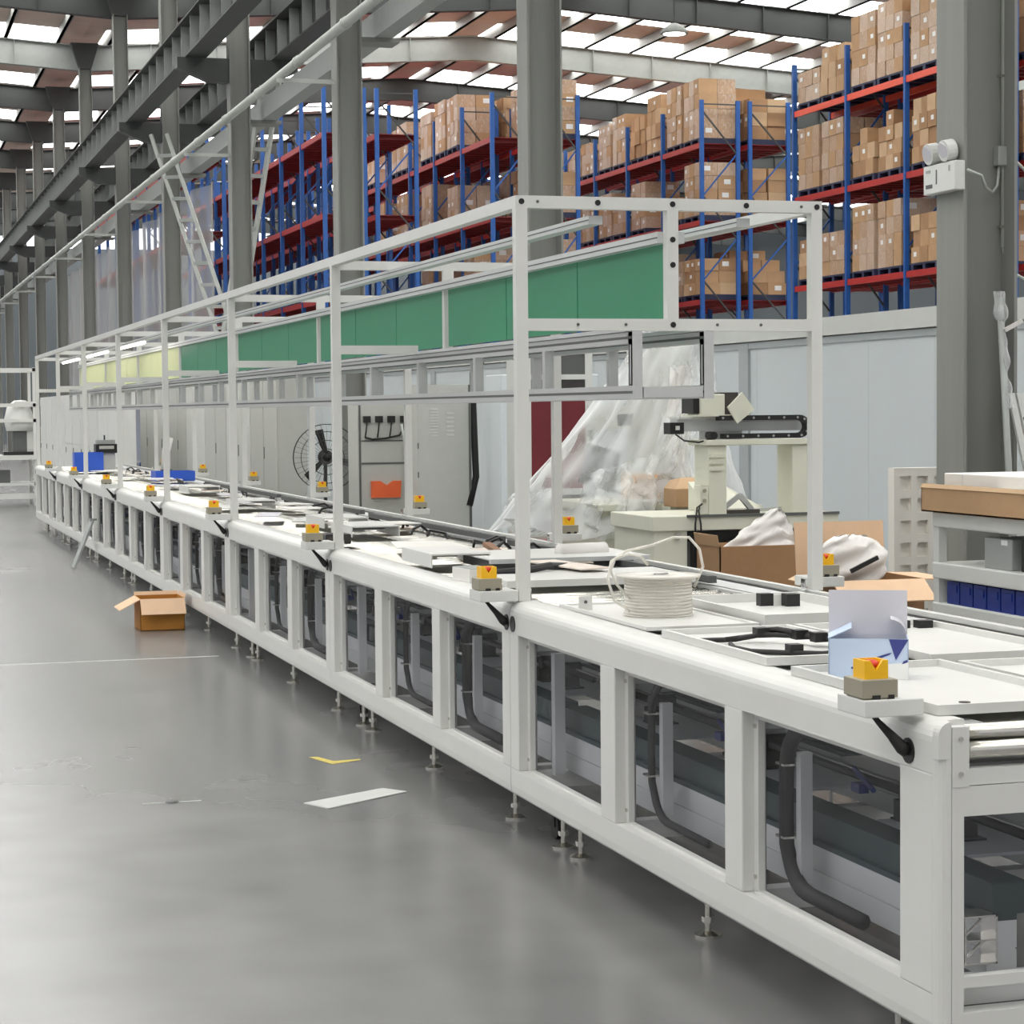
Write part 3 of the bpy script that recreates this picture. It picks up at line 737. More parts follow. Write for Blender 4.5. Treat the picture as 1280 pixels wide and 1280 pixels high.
def crumple(fn, nu, nv, amp, seed):
    rr = random.Random(seed)
    ph = [(rr.uniform(4, 22), rr.uniform(4, 22), rr.uniform(0, 6)) for _ in range(7)]
    def g(u, v):
        p = Vector(fn(u, v)); s = sum(abs(math.sin(a*u+b*v+c))-.5 for a, b, c in ph)/7
        s2 = sum(math.sin(b*1.7*u-a*1.3*v+c) for a, b, c in ph)/7
        return p+Vector((s*amp, s2*amp, s*amp*.8))
    return MB().grid(g, nu, nv)

def behind():
    # open carton on the aisle floor
    t = thing('open_carton', 'open orange-brown carton with raised flaps on the aisle floor', 'box', (-.24, 8.36, 0))
    open_carton(t, .325, .36, .235, 'corange', 'cpink', {'-y': (.135, 2.5), '+y': (.03, .5), '-x': (.17, 2.05), '+x': (.03, 0.3)}, .005)
    # grey strip leaning on the line
    t = thing('leaning_strip', 'grey metal strip leaning against the conveyor line', 'strip', (-.26, 14.85, 0))
    MB().bar((0, 0, .012), (.20, .02, .50), .15, .02).build('strip_body', 'mid_steel', t); MB().bar((.165, -.02, .50), (.235, .03, .50), .04, .02).build('hook', 'mid_steel', t)
    # floor marks
    tag(MB().add([(-.387, 2.09, .0015), (-.345, 2.09, .0015), (-.30, 1.945, .0015), (-.175, 1.96, .0015), (-.175, 1.93, .0015), (-.325, 1.86, .0015)], [(0, 5, 2, 1), (5, 4, 3, 2)]).build('floor_tape', 'tapeyellow'), 'L-shaped scrap of yellow tape on the floor', 'tape')
    tag(MB().prism([(-.64, .94), (-.57, .79), (-.175, 1.055), (-.255, 1.17)], 'z', .0005, .004).build('floor_strip', 'tapewhite'), 'white plastic strip lying on the aisle floor', 'strip')
    t = thing('floor_plug', 'small round metal plug set in the aisle floor', 'plug', (-1.146, 1.152, 0))
    MB().lathe([(0, .006), (.02, .006), (.03, .0), ], (0,0,.001), 14).build('plug_cap', 'seam', t); B(-.12, .12, -.004, .004, 0, .002).build('joint_mark', 'tapewhite', t)

    # cream robot table behind the line
    t = thing('gantry_machine', 'cream gantry machine on a table with black cable chain', 'machine', (2.2, 4.4, 0))
    def P(nm, mb, mt='cream', sm=False, bev=0): return mb.build(nm, mt, t, sm, None, bev)
    P('table_top', B(-.02, 1.2, 0, .75, .86, .95), bev=.006); P('left_cabinet', B(0, .21, .02, .73, 0, .86)); P('right_leg', B(1.1, 1.18, .02, .1, 0, .86)); P('right_leg', B(1.1, 1.18, .65, .73, 0, .86))
    P('top_edge', B(.2, 1.2, -.012, 0, .94, .956), 'seam')
    P('gauge', MB().cyl((.145, .0, .83), (.145, .02, .83), .022, 14), 'steel'); P('dark_bay', B(.21, 1.1, .25, .7, .1, .84), 'black')
    for i in range(5): P('bay_bracket', B(.24+i*.16, .30+i*.16, .2, .25, .5, .78), 'seam')
    P('column', B(.35, .47, .02, .25, .95, 1.37), bev=.006); P('column', B(.90, 1.005, .02, .25, .95, 1.37), bev=.006)
    P('column_ribs', B(.36, .44, .005, .02, 1.26, 1.28).box(.36, .44, .005, .02, 1.30, 1.32).box(.36, .44, .005, .02, 1.22, 1.24))
    P('beam', B(.33, 1.03, 0, .3, 1.37, 1.405), bev=.004)
    P('axis_rail', B(.19, 1.03, .12, .24, 1.455, 1.53), 'alu_light'); P('axis_rail', B(.19, 1.03, .10, .26, 1.53, 1.545), 'white2')
    P('axis_motor', B(.14, .23, .11, .22, 1.44, 1.51), 'black'); P('motor_label', B(.175, .20, .105, .11, 1.465, 1.49), 'white2')
    P('rail_support', B(.38, .62, .14, .24, 1.405, 1.455), 'alu')
    # cable chain: flattened loop of links
    loop = [(.42+x*.05, 1.535) for x in range(11)]+[(.95+.055*math.sin(a*PI/8), 1.48+.055*math.cos(a*PI/8)) for a in range(9)]+[(.95-x*.05, 1.425) for x in range(1, 11)]
    for i in range(len(loop)-1):
        (x0, z0), (x1, z1) = loop[i], loop[i+1]
        c = MB().bar((x0, .045, z0), (x1, .045, z1), .06, .03).build('chain_link', 'black', t)
        if i % 2 == 0: MB().cyl(((x0+x1)/2, .013, (z0+z1)/2), ((x0+x1)/2, .016, (z0+z1)/2), .008, 6).build('link_pin', 'mid_steel', c)
    P('chain_clamp', MB().cyl((.38, 0, 1.43), (.38, .09, 1.43), .024, 12), 'black')
    P('carriage', B(.31, .46, .02, .3, 1.55, 1.68), bev=.006); P('carriage_side', B(.27, .312, .06, .25, 1.565, 1.66), 'black'); P('carriage_top', B(.46, .58, .10, .28, 1.555, 1.69), 'darkglass')
    P('carriage_base', B(.28, .62, .02, .3, 1.545, 1.556))
    P('tilted_cover', MB().hexa([(.47, .0, 1.60), (.53, .0, 1.50), (.645, .0, 1.585), (.565, .0, 1.69), (.47, .015, 1.60), (.53, .015, 1.50), (.645, .015, 1.585), (.565, .015, 1.69)]))
    P('cable', MB().tube([(.17, .1, 1.44), (.22, .08, 1.40), (.30, .05, 1.39), (.38, .04, 1.41)], .006, 6), 'rubber', True)
    P('cable', MB().tube([(.24, -.02, .66), (.245, -.03, .9), (.26, -.02, 1.0), (.30, 0, 1.02)], .006, 6), 'rubber', True)
    P('cable', MB().tube([(.29, -.02, .7), (.28, -.03, .9), (.27, -.02, .98), (.30, .03, 1.01)], .006, 6), 'rubber', True)
    P('z_slide', B(.29, .34, .0, .10, .96, 1.13)); P('slide_bolt', MB().cyl((.315, -.01, 1.04), (.315, .0, 1.04), .012, 8).cyl((.315, -.01, 1.10), (.315, .0, 1.10), .012, 8), 'taupe')
    # pc keyboard tray with tilted panel
    P('panel_console', MB().prism([(.95, .20), (.97, .62), (1.13, .62), (1.13, .56)], 'x', .49, .84).add([], []), 'cream') if False else None
    cons = MB().hexa([(.48, .30, .955), (.86, .30, .955), (.80, .68, .955), (.48, .68, .955), (.48, .40, .99), (.78, .40, .99), (.68, .68, 1.13), (.48, .68, 1.13)])
    P('console', cons, 'cream'); P('console_slot', MB().hexa([(.50, .52, 1.061), (.64, .52, 1.061), (.60, .62, 1.111), (.50, .62, 1.111), (.50, .52, 1.066), (.64, .52, 1.066), (.60, .62, 1.116), (.50, .62, 1.116)]), 'seam')
    P('gripper', MB().bar((.50, .2, .965), (.62, .18, 1.06), .03).bar((.62, .18, 1.06), (.70, .18, .97), .03).bar((.70, .18, .965), (.95, .2, .975), .02), 'alu'); P('tool_tray', B(.475, .72, .1, .28, .951, .975), 'darkglass')
    # second cream table under the plastic, left of the gantry
    t = thing('covered_machine', 'tall machine shrouded in clear plastic sheeting beside the gantry machine', 'machine', (2.2, 6.4, 0))
    P2 = lambda nm, mb, mt, sm=False: mb.build(nm, mt, t, sm)
    P2('machine_bench', B(.1, .95, -.75, .25, .0, .93), 'cream'); P2('bench_slot', B(.2, .95, -.757, -.75, .55, .72), 'cpink')
    P2('bench_top', B(.05, 1.0, -.8, .3, .93, .97), 'cream'); P2('tower', B(.62, .98, -.1, .2, .97, 2.05), 'cab2'); P2('arm', B(.30, .62, -.05, .12, 1.45, 1.62), 'cab2')
    P2('monitor', MB().hexa([(.13, -.2, 1.10), (.36, -.26, 1.02), (.42, -.22, 1.30), (.22, -.16, 1.36), (.13, -.17, 1.10), (.36, -.23, 1.02), (.42, -.19, 1.30), (.22, -.13, 1.36)]), 'seam')
    P2('panel_display', B(.36, .46, -.36, -.33, 1.48, 1.56), 'seam'); P2('inner_carton', B(.35, .62, -.7, -.42, 1.0, 1.16), 'cpink')
    P2('worktop', B(.5, 1.15, -.95, -.72, .93, .955), 'cream')
    def cone(u, v):   # u round, v up; wide foot to narrow top
        a = u*2*PI; cx = .45+.42*v; rx = (.58*(1-v)**1.25+.20); ry = (.5*(1-v)**1.2+.16)
        f = 1+.12*abs(math.sin(a*4+v*2))+.07*abs(math.sin(a*9-v*3))+.05*math.sin(a*17)*(1-v)
        return (cx+rx*f*math.cos(a), -.12+ry*f*math.sin(a), .80+1.38*v-.06*math.sin(a*5)*(1-v))
    crumple(cone, 110, 40, .06, 3).build('plastic_sheet', 'film', t, True)
    def cape(u, v):
        return (.48+.32*u+.10*v+.05*math.sin(v*9), -.62-.12*math.sin(u*PI)-.1*(1-v), .62+1.3*v-.1*abs(u-.5))
    crumple(cape, 30, 50, .06, 9).build('plastic_fold', 'film', t, True)
    crumple(lambda u, v: (.50+.16*u+.12*v, -.66-.05*math.sin(u*PI), .62+1.25*v), 16, 44, .045, 10).build('plastic_fold', 'bag', t, True)
    def skirt(u, v): return (-.02+.62*u, -.72-.18*math.sin(u*3)*(1-v)-.05*math.sin(u*21), .74+.42*v+.16*u*v)
    crumple(skirt, 50, 24, .08, 5).build('plastic_skirt', 'film', t, True)
    # carton on the machine worktop, pink rag bag
    t = thing('small_carton', 'small tan carton beside the cream gantry column', 'box', (2.83, 5.45, .975-.02))
    B(-.13, .12, -.1, .12, .0, .12).build('carton_body', 'c1', t, False, None, .004); MB().hexa([(-.13, -.1, .12), (.12, -.1, .12), (.12, .12, .12), (-.13, .12, .12), (-.06, .0, .19), (.05, .0, .19), (.08, .11, .17), (-.09, .11, .17)]).build('flap', 'c3', t)
    t = thing('plastic_bundle', 'crumpled clear plastic bundle heaped behind the back rail', 'bag', (2.0, 6.6, 0))
    B(-.12, .42, -.1, .35, 0, .72).build('crate', 'cab2', t)
    def blob(u, v):
        a = u*2*PI; r = .2*math.sin(v*PI*.92+.1)
        return (.15+r*1.1*math.cos(a), .1+r*.8*math.sin(a), .70+.26*(1-math.cos(v*PI))/2*1.3)
    crumple(blob, 20, 10, .10, 21).build('plastic_wad', 'film', t, False); B(.05, .22, -.13, -.1, .60, .70).build('pink_rag', mat('pink_cloth', (226, 150, 160), .8), t)

    # cartons behind the rail
    t = thing('bagged_carton', 'brown carton with white plastic bag bulging out behind the back rail', 'box', (2.12, 2.75, .56))
    open_carton(t, .50, .32, .325, 'c2', 'c1', {'-x': (.06, .2), '+x': (.05, -.3)}, .006)
    def bag(u, v):
        a = u*2*PI; r = .21*(1-v)**.8+.015
        return (.03+.10*v+r*1.1*math.cos(a), r*.6*math.sin(a), .24+.26*v+.03*math.sin(a*3)*(1-v))
    crumple(bag, 40, 14, .04, 31).build('poly_bag', 'bag', t, True)
    tag(B(1.85, 2.39, 2.58, 2.93, 0, .558).build('closed_carton', 'c2'), 'closed brown carton under the one with the bulging plastic bag', 'box')
    t = thing('flapped_carton', 'large open tan carton with wide flaps and a plastic wad inside', 'box', (2.14, 1.53, 0), rz=-.03)
    open_carton(t, .46, .42, .80, 'c2', 'cpink', {'-y': (.16, 2.15), '+y': (.25, .12), '+x': (.16, 1.6), '-x': (.05, 2.0)}, .006)
    def wad(u, v):
        a = u*2*PI; r = .15*math.sin(v*PI*.9+.2)
        return (-.06+.12*v*0+r*1.2*math.cos(a), -.02+r*.7*math.sin(a), .74+.25*(1-math.cos(v*PI))/2)
    crumple(wad, 30, 16, .05, 41).build('plastic_wad', 'bag', t, True); MB().bar((-.12, -.17, .84), (.02, -.16, .90), .012, .02).build('black_strip', 'black', t)
    # moulded foam tray on end
    t = thing('foam_tray', 'white moulded foam tray with rows of square pockets standing on end by the column', 'tray', (3.08, 2.95, 0))
    B(-.03, .42, .044, .09, 0, 1.26).build('backing', 'foam', t)
    for i in range(5): B(-.03+i*.103, .008+i*.103, .02, .044, 0, 1.26).build('rib', 'foam', t)
    for i in range(4):
        for j in range(11): B(.008+i*.103, .073+i*.103, .021, .044, j*.1215, j*.1215+.045).build('rib', 'foam', t)
    # plastic-wrapped pole and planks on the column
    t = thing('wrapped_pole', 'slim pole wrapped in clear plastic leaning on the big column', 'pole', (3.31, 2.12, 0))
    MB().cyl((.03, 0, 0), (-.03, .12, 2.15), .018, 8).build('pole', 'mid_steel', t, True)
    def sl(u, v): a = u*2*PI; r = .019+.006*math.sin(v*17)+.006*math.sin(v*31+2)+.008*(v > .75); return (.005-.04*v+r*math.cos(a), .09+.035*v+r*math.sin(a), 1.58+.6*v)
    crumple(sl, 20, 40, .014, 51).build('plastic_sleeve', 'film', t, True); MB().bar((-.02, .09, 1.98), (.07, .07, 2.03), .03, .02).build('tail', 'bag', t)
    for i, (x, w, lb) in enumerate(((3.375, .035, 'narrow white edge strip leaning on the big column'), (3.47, .13, 'wide white panel strip leaning on the big column'))):
        t = thing('white_plank', lb, 'panel', (x+.28, 2.08, 0))
        MB().hexa([(-w/2, 0, 0), (w/2, 0, 0), (w/2, .02, 0), (-w/2, .02, 0), (-.30-w/2, .17, 1.66), (-.30+w/2, .17, 1.66), (-.30+w/2, .19, 1.66), (-.30-w/2, .19, 1.66)]).build('panel_body', 'white2', t)
        if w > .1:
            for xx in (-.33, -.25): MB().cyl((xx, .145, 1.53), (xx, .155, 1.53), .007, 8).build('hole', 'seam', t)
    # cabinet with maroon front in white frame
    t = thing('display_cabinet', 'tall white framed cabinet with dark maroon glass front', 'cabinet', (2.66, 8.5, 0))
    P3 = lambda nm, mb, mt='white2': mb.build(nm, mt, t)
    P3('body', B(0, .56, .03, .5, 0, 2.09), 'cab2'); P3('frame', B(0, .05, 0, .03, 0, 2.09)); P3('frame', B(.50, .56, 0, .03, 0, 2.09)); P3('frame', B(.05, .50, 0, .03, 2.03, 2.09))
    P3('frame', B(.05, .50, 0, .03, 1.83, 1.87)); P3('frame', B(.05, .5, 0, .03, .92, .97)); P3('frame', B(.05, .5, 0, .03, 0, .06)); P3('frame', B(.26, .30, 0, .03, .06, 2.03))
    for x0, x1 in ((.05, .26), (.30, .50)):
        P3('upper_glass', B(x0, x1, .01, .03, 1.87, 2.03), 'seam'); P3('mid_glass', B(x0, x1, .01, .03, 1.70, 1.83), 'darkglass'); P3('maroon_panel', B(x0, x1, .01, .03, .97, 1.70), 'maroon'); P3('lower_glass', B(x0, x1, .01, .03, .06, .92), 'darkglass')
    P3('handle', B(.535, .55, -.02, 0, 1.35, 1.47), 'seam')
    # socket cabinet
    t = thing('socket_cabinet', 'grey electrical cabinet with a row of black sockets and an orange holder', 'cabinet', (2.79, 15.0, 0))
    P4 = lambda nm, mb, mt='cab', sm=False: mb.build(nm, mt, t, sm)
    P4('body', B(0, .585, .0, .5, 0, 1.68)); P4('door', B(.03, .55, -.012, 0, .1, 1.66)); P4('seam_line', B(.03, .55, -.016, -.012, 1.265, 1.28), 'seam'); P4('seam_line', B(.03, .55, -.016, -.012, 1.02, 1.04), 'seam')
    for x in (.015, .565): P4('edge', B(x-.008, x+.008, -.014, 0, .1, 1.66), 'seam')
    for x in (.09, .225, .36, .50):
        P4('socket', B(x-.04, x+.04, -.05, -.012, 1.47, 1.54), 'black'); P4('plug_cord', MB().tube([(x, -.04, 1.47), (x-.01, -.04, 1.38), (x-.02, -.03, 1.31)], .008, 6), 'rubber', True)
    P4('bundle', MB().tube([(.07, -.03, 1.31), (.15, -.03, 1.29), (.3, -.03, 1.30), (.45, -.03, 1.33), (.49, -.03, 1.40)], .012, 6), 'rubber', True); P4('cable', MB().tube([(.47, -.04, 1.45), (.5, -.05, 1.25), (.55, -.05, 1.05), (.57, -.04, .7)], .015, 6), 'pipe', True)
    P4('orange_holder', MB().prism([(.13, .66), (.45, .66), (.46, .84), (.37, .84), (.30, .79), (.23, .84), (.13, .84)], 'y', -.05, -.012), 'orange')
    # second cabinet with louvres and a hose
    t = thing('louvred_cabinet', 'tall light grey cabinet with louvres and a thick black hose', 'cabinet', (3.23, 13.95, 0))
    P5 = lambda nm, mb, mt='cab', sm=False: mb.build(nm, mt, t, sm)
    P5('body', B(-.05, .52, 0, .5, 0, 1.86)); P5('hinge', B(-.052, -.04, -.01, 0, 1.2, 1.26).box(-.052, -.04, -.01, 0, .9, .96), 'seam')
    for i in range(10): P5('louvre', B(.08, .17, -.006, 0, 1.33+i*.03, 1.345+i*.03), 'cab2'); 
    for i in range(6): P5('louvre', B(.26, .34, -.006, 0, 1.33+i*.045, 1.35+i*.045), 'cab2')
    P5('side_trim', B(.50, .525, -.01, .0, 0, 1.86), 'seam')
    MB().tube([(.68, .1, 2.1), (.60, .05, 2.08), (.56, .03, 1.98), (.555, .02, 1.7), (.57, .02, 1.2), (.58, .02, .9), (.5, .0, .6)], .035, 8).build('hose', 'rubber', t, True)
    tag(B(3.86, 4.9, 13.2, 13.75, 0, 1.95).build('plain_cabinet', 'wall', None, False, None, .01), 'wide plain pale cabinet right of the louvred cabinet', 'cabinet')
    # pedestal fan
    t = thing('pedestal_fan', 'black pedestal fan with wire guard behind the back rail', 'fan', (2.86, 17.0, 0), rz=-.12)
    P6 = lambda nm, mb, mt='black', sm=True: mb.build(nm, mt, t, sm)
    cz = 1.06; rad = .385
    P6('base', MB().lathe([(0, .04), (.22, .04), (.24, .0)], (0, .15, 0), 20)); P6('pole', MB().cyl((0, .15, .03), (0, .15, cz-.05), .022, 10)); P6('motor', MB().cyl((0, .0, cz), (0, .22, cz), .085, 16)); P6('hub', MB().cyl((0, -.06, cz), (0, .0, cz), .05, 14))
    for i in range(3):
        a = 1.75+i*2*PI/3; c, s = math.cos(a), math.sin(a); px, pz = -s, c
        P6('blade', MB().hexa([(c*.04-px*.025, -.03, cz+s*.04-pz*.025), (c*.04+px*.025, .01, cz+s*.04+pz*.025), (c*.33+px*.075, .015, cz+s*.33+pz*.075), (c*.33-px*.02, -.05, cz+s*.33-pz*.02),
                                (c*.04-px*.025, -.022, cz+s*.04-pz*.025), (c*.04+px*.025, .018, cz+s*.04+pz*.025), (c*.33+px*.075, .022, cz+s*.33+pz*.075), (c*.33-px*.02, -.042, cz+s*.33-pz*.02)]), 'black', False)
    ringm = lambda r, y, w: MB().tube([(r*math.cos(i*2*PI/40), y, cz+r*math.sin(i*2*PI/40)) for i in range(40)], w, 5, True)
    for r, y in ((rad, .02), (rad, -.05), (.30, -.085), (.2, -.10), (.1, -.11)): P6('guard_ring', ringm(r, y, .0045))
    for i in range(36):
        a = i*2*PI/36; c, s = math.cos(a), math.sin(a)
        P6('guard_wire', MB().tube([(c*.05, -.11, cz+s*.05), (c*.22, -.10, cz+s*.22), (c*.34, -.07, cz+s*.34), (c*rad, -.02, cz+s*rad), (c*rad, .02, cz+s*rad)], .0022, 4), 'seam')
    # grey partition of cabinets farther along
    y = 18.6
    for i in range(7):
        t = thing('locker_cabinet', 'tall pale grey panelled cabinet standing in a row beyond the fan', 'cabinet', (2.6, y, 0), 'row of tall pale grey cabinets beyond the fan')
        B(0, .36, .01, 1.93, 0, 2.02).build('body', 'cab2' if i % 3 else 'cab', t)
        for q in (.03, .99): B(-.012, 0, q, q+.92, .08, 1.98).build('door', 'cab2' if i % 2 else 'cab', t)
        B(-.02, -.012, .90, .93, 1.0, 1.15).build('handle', 'seam', t)
        y += 1.94
behind()

# ------------------------------------------------------------------ shelf unit at the right
def shelf_unit():
    t = thing('shelf_unit', 'low white shelf unit behind the back rail holding blue bins', 'shelf', (2.0, -1.3, 0))
    Lh = 1.85
    def P(nm, mb, mt='white2', bev=0): return mb.build(nm, mt, t, False, None, bev)
    for z0, z1 in ((1.087, 1.15), (.87, .938), (.672, .768), (.10, .16)): P('shelf_board', B(0, .5, 0, Lh, z0, z1), bev=.006)
    for x in (.006, .456):
        for y in (.004, Lh-.049):
            for z0, z1 in ((.938, 1.087), (.768, .87), (.16, .672), (0, .10)): P('shelf_post', B(x, x+.038, y, y+.045, z0, z1))
    P('end_panel', B(.04, .46, Lh-.025, Lh-.015, .768, .835)); 
    # blue bins in a row
    for i in range(14):
        o = thing('storage_bin', 'narrow navy storage bin in the row on the lower shelf', 'bin', (2.02, .455-.112*i, .768), 'navy bins on the lower shelf')
        w = .108
        B(0, .26, -w+.004, -.002, 0, .004).build('base', 'navy', o); B(0, .006, -w+.004, -.002, .004, .095).build('front', 'navy', o); B(.25, .26, -w+.004, -.002, .004, .095).build('back', 'navy', o)
        B(.006, .25, -w+.004, -w+.008, .004, .095).build('side', 'navy', o); B(.006, .25, -.006, -.002, .004, .095).build('side', 'navy', o)
        B(-.004, 0, -w+.02, -.018, .05, .08).build('grip', 'navy', o)
    t = thing('control_box', 'grey steel control box standing on the middle shelf', 'box', (2.03, .10, .938))
    B(0, .2, -.16, .06, 0, .125).build('casing', 'mid_steel', t, False, None, .004); B(-.003, 0, -.13, -.08, .10, .12).build('sticker', 'sticker', t)
    for y, mt, lb in ((-.10, 'navy', 'navy drive unit with black side on the middle shelf'), (-.30, 'navy', 'second navy drive unit farther along the middle shelf')):
        t = thing('drive_unit', lb, 'drive', (2.05, y, .938)); B(0, .2, -.16, 0, 0, .125).build('casing', 'black', t); B(-.006, 0, -.16, -.09, .0, .125).build('front', mt, t); MB().cyl((-.004, -.045, .03), (0, -.045, .03), .012, 8).build('knob', 'mid_steel', t); MB().cyl((-.004, -.045, .10), (0, -.045, .10), .012, 8).build('knob', 'mid_steel', t)
    t = thing('shallow_carton', 'shallow brown carton tray lying on top of the white shelf unit', 'box', (2.21, -.36, 1.152))
    open_carton(t, .48, 1.9, .098, 'c1', 'c3', {'-x': (.02, -.6)}, .006)
    t = thing('white_carton', 'long white carton lying in the shallow carton on the shelf unit', 'box', (2.22, -.36, 1.16))
    B(-.19, .2, -.8, .86, 0, .155).build('carton_body', 'foam', t, False, None, .004); B(-.192, -.19, -.1, .45, .05, .06).build('faint_print', 'lilac', t); B(-.1915, -.19, .70, .702, 0, .155).build('edge_crease', 'lilac', t)
    t = thing('paper_scrap', 'torn white packing paper spilling from the shallow carton', 'paper', (2.03, -.2, 1.225))
    crumple(lambda u, v: (-.06+.05*u, -.35+.6*v, .03+.01*math.sin(v*20)), 4, 20, .02, 61).build('sheet', 'paper', t, True)
    tag(MB().hexa([(1.92, -.44, .6), (2.0, -.44, .6), (2.0, -.9, .6), (1.92, -.9, .6), (1.96, -.56, .86), (2.0, -.56, .86), (2.0, -.9, .86), (1.96, -.9, .86)]).build('white_duct', 'white2'), 'pale sloping white cover in front of the navy bins', 'cover')
shelf_unit()

# ------------------------------------------------------------------ things lying on the line
def on_line():
    ZT = .886
    def tray(x0, x1, y0, y1, h, label, grp='white trays on the end module', lift=0):
        t = thing('white_tray', label, 'tray', ((x0+x1)/2, (y0+y1)/2, ZT+lift), grp)
        w, d = (x1-x0)/2, (y1-y0)/2
        B(-w, w, -d, d, 0, .006).build('plate', 'white', t)
        B(-w, w, -d, -d+.016, .006, h).build('rim', 'white', t); B(-w, w, d-.016, d, .006, h).build('rim', 'white', t)
        B(-w, -w+.016, -d+.016, d-.016, .006, h).build('rim', 'white', t); B(w-.016, w, -d+.016, d-.016, .006, h).build('rim', 'white', t)
        return t
    t = tray(.022, .465, -3.22, -2.40, .024, 'white rimmed tray under the pale blue carton')
    MB().cyl((-.14, -.385, .024), (-.14, -.385, .0255), .014, 12).build('plug', 'black', t)
    tray(.04, .47, -2.2, -1.385, .024, 'white rimmed tray with the tangle of black cables in it')
    tray(.49, .95, -3.22, -2.45, .024, 'white rimmed tray next to the one under the pale blue carton')
    t = tray(.49, .95, -2.3, -1.38, .024, 'white rimmed tray next to the cable tangle tray')
    B(.15, .2, .34, .38, .006, .03).build('clip', 'black', t); B(.08, .13, .36, .40, .006, .03).build('clip', 'black', t)
    t = tray(.475, .95, -1.19, -.42, .036, 'thicker white tray beside the tubing reel')
    B(.08, .13, .15, .20, .006, .05).build('clip', 'black', t); B(.0, .05, .2, .24, .006, .05).build('clip', 'black', t); B(.05, .08, .2, .22, .006, .045).build('clip', 'white', t)
    tray(.06, .45, -1.2, -.3, .012, 'low white tray underneath the tubing reel')
    # tubing reel
    t = thing('tubing_reel', 'reel of clear plastic tubing with loose loops on the white trays', 'reel', (.262, -.77, ZT+.0065))
    MB().lathe([(.03, 0), (.12, 0), (.12, .006), (.05, .006), (.05, .13), (.03, .13), (.03, 0)], (0,0,0), 32).build('core', 'tubing', t, True)
    MB().lathe([(.03, .132), (.145, .132), (.145, .139), (.03, .139), (.03, .132)], (0,0,0), 40).build('top_flange', 'tubing', t, True)
    for i in range(11): MB().tube([(.112*math.cos(a*2*PI/36), .112*math.sin(a*2*PI/36), .012+i*.0112) for a in range(36)], .0056, 6, True).build('coil_turn', 'tubing', t, True)
    MB().cyl((-.02, -.02, .139), (.035, .0, .139), .006, 6).build('hub_slot', 'mid_steel', t)
    MB().tube([(-.11, -.02, .06), (-.16, -.03, .11), (-.185, -.04, .16), (-.17, -.04, .20), (-.12, -.03, .215), (-.06, 0, .20), (-.02, .05, .17)], .005, 7).build('loose_loop', 'tubing', t, True)
    MB().tube([(-.12, -.05, .02), (-.18, -.06, .06), (-.20, -.05, .13), (-.18, -.03, .19), (-.11, .02, .22), (.0, .06, .235), (.08, .06, .26), (.13, .04, .26), (.16, .02, .22), (.165, .0, .16), (.14, .02, .09)], .005, 7).build('loose_loop', 'tubing', t, True)
    # tangle of black cables
    t = thing('cable_tangle', 'tangle of black cables with connectors lying in a white tray', 'cable', (.22, -1.85, ZT+.012))
    for j, (pts, r) in enumerate((([(-.15, .22, 0), (-.06, .16, .006), (.02, .14, .02), (.1, .06, .02), (.15, -.05, .02), (.17, -.2, .02)], .008),
                                  ([(-.10, .10, 0), (-.13, .0, 0), (-.12, -.10, 0), (-.06, -.2, .004), (.03, -.26, .004), (.12, -.28, .01), (.19, -.22, .012)], .008),
                                  ([(-.1, .14, .01), (.0, .18, .012), (.08, .1, .02), (.14, .0, .025), (.18, -.12, .02)], .007),
                                  ([(.02, .16, .03), (.06, .12, .035), (.1, .04, .03), (.17, .02, .02), (.2, -.1, .014)], .009))):
        MB().tube(pts, r, 7).build('cable', 'rubber', t, True)
    for p in ((.10, .05, .012), (.13, -.02, .01), (.02, .15, .012), (-.03, -.2, .0)): B(p[0]-.02, p[0]+.02, p[1]-.02, p[1]+.02, p[2], p[2]+.028).build('connector', 'black', t)
    # pale blue printed carton
    t = thing('printed_carton', 'open pale blue printed carton with its lid raised on a white tray', 'box', (.175, -2.55, ZT+.0065), rz=-.45)
    w, d, h = .205, .13, .105
    P = lambda nm, mb, mt='bluecarton': mb.build(nm, mt, t)
    P('front', B(-w/2, w/2, -d/2, -d/2+.003, 0, h)); P('side', B(-w/2, -w/2+.003, -d/2, d/2, 0, h)); P('side', B(w/2-.003, w/2, -d/2, d/2, 0, h)); P('back', B(-w/2, w/2, d/2-.003, d/2, 0, h), 'lilac'); P('base', B(-w/2, w/2, -d/2, d/2, 0, .003))
    P('lid', MB().hexa([(-w/2, d/2-.003, h), (w/2, d/2-.003, h), (w/2, d/2, h), (-w/2, d/2, h), (-w/2, d/2+.012, h+.115), (w/2, d/2+.012, h+.115), (w/2, d/2+.015, h+.115), (-w/2, d/2+.015, h+.115)]), 'lilac')
    P('flap', MB().hexa([(-w/2, -d/2, h), (-w/2, d/2, h), (-w/2-.001, d/2, h+.002), (-w/2-.001, -d/2, h+.002), (-w/2+.06, -d/2+.02, h+.025), (-w/2+.06, d/2-.01, h+.03), (-w/2+.059, d/2-.01, h+.032), (-w/2+.059, -d/2+.02, h+.027)]))
    def curl(u, v): return (w/2-.005-.05*u*u+.01*u, -d/2+.02+d*.8*v, h+.05*math.sin(u*1.4))
    P('flap', MB().grid(curl, 8, 4), 'lilac')
    P('print', MB().prism([(.052, .105), (.102, .104), (.07, .05)], 'y', -d/2-.0012, -d/2-.0002), 'indigo'); P('print', MB().prism([(.01, .055), (.02, .05), (.055, .065), (.06, .07), (.05, .068)], 'y', -d/2-.0012, -d/2-.0002), 'indigo')
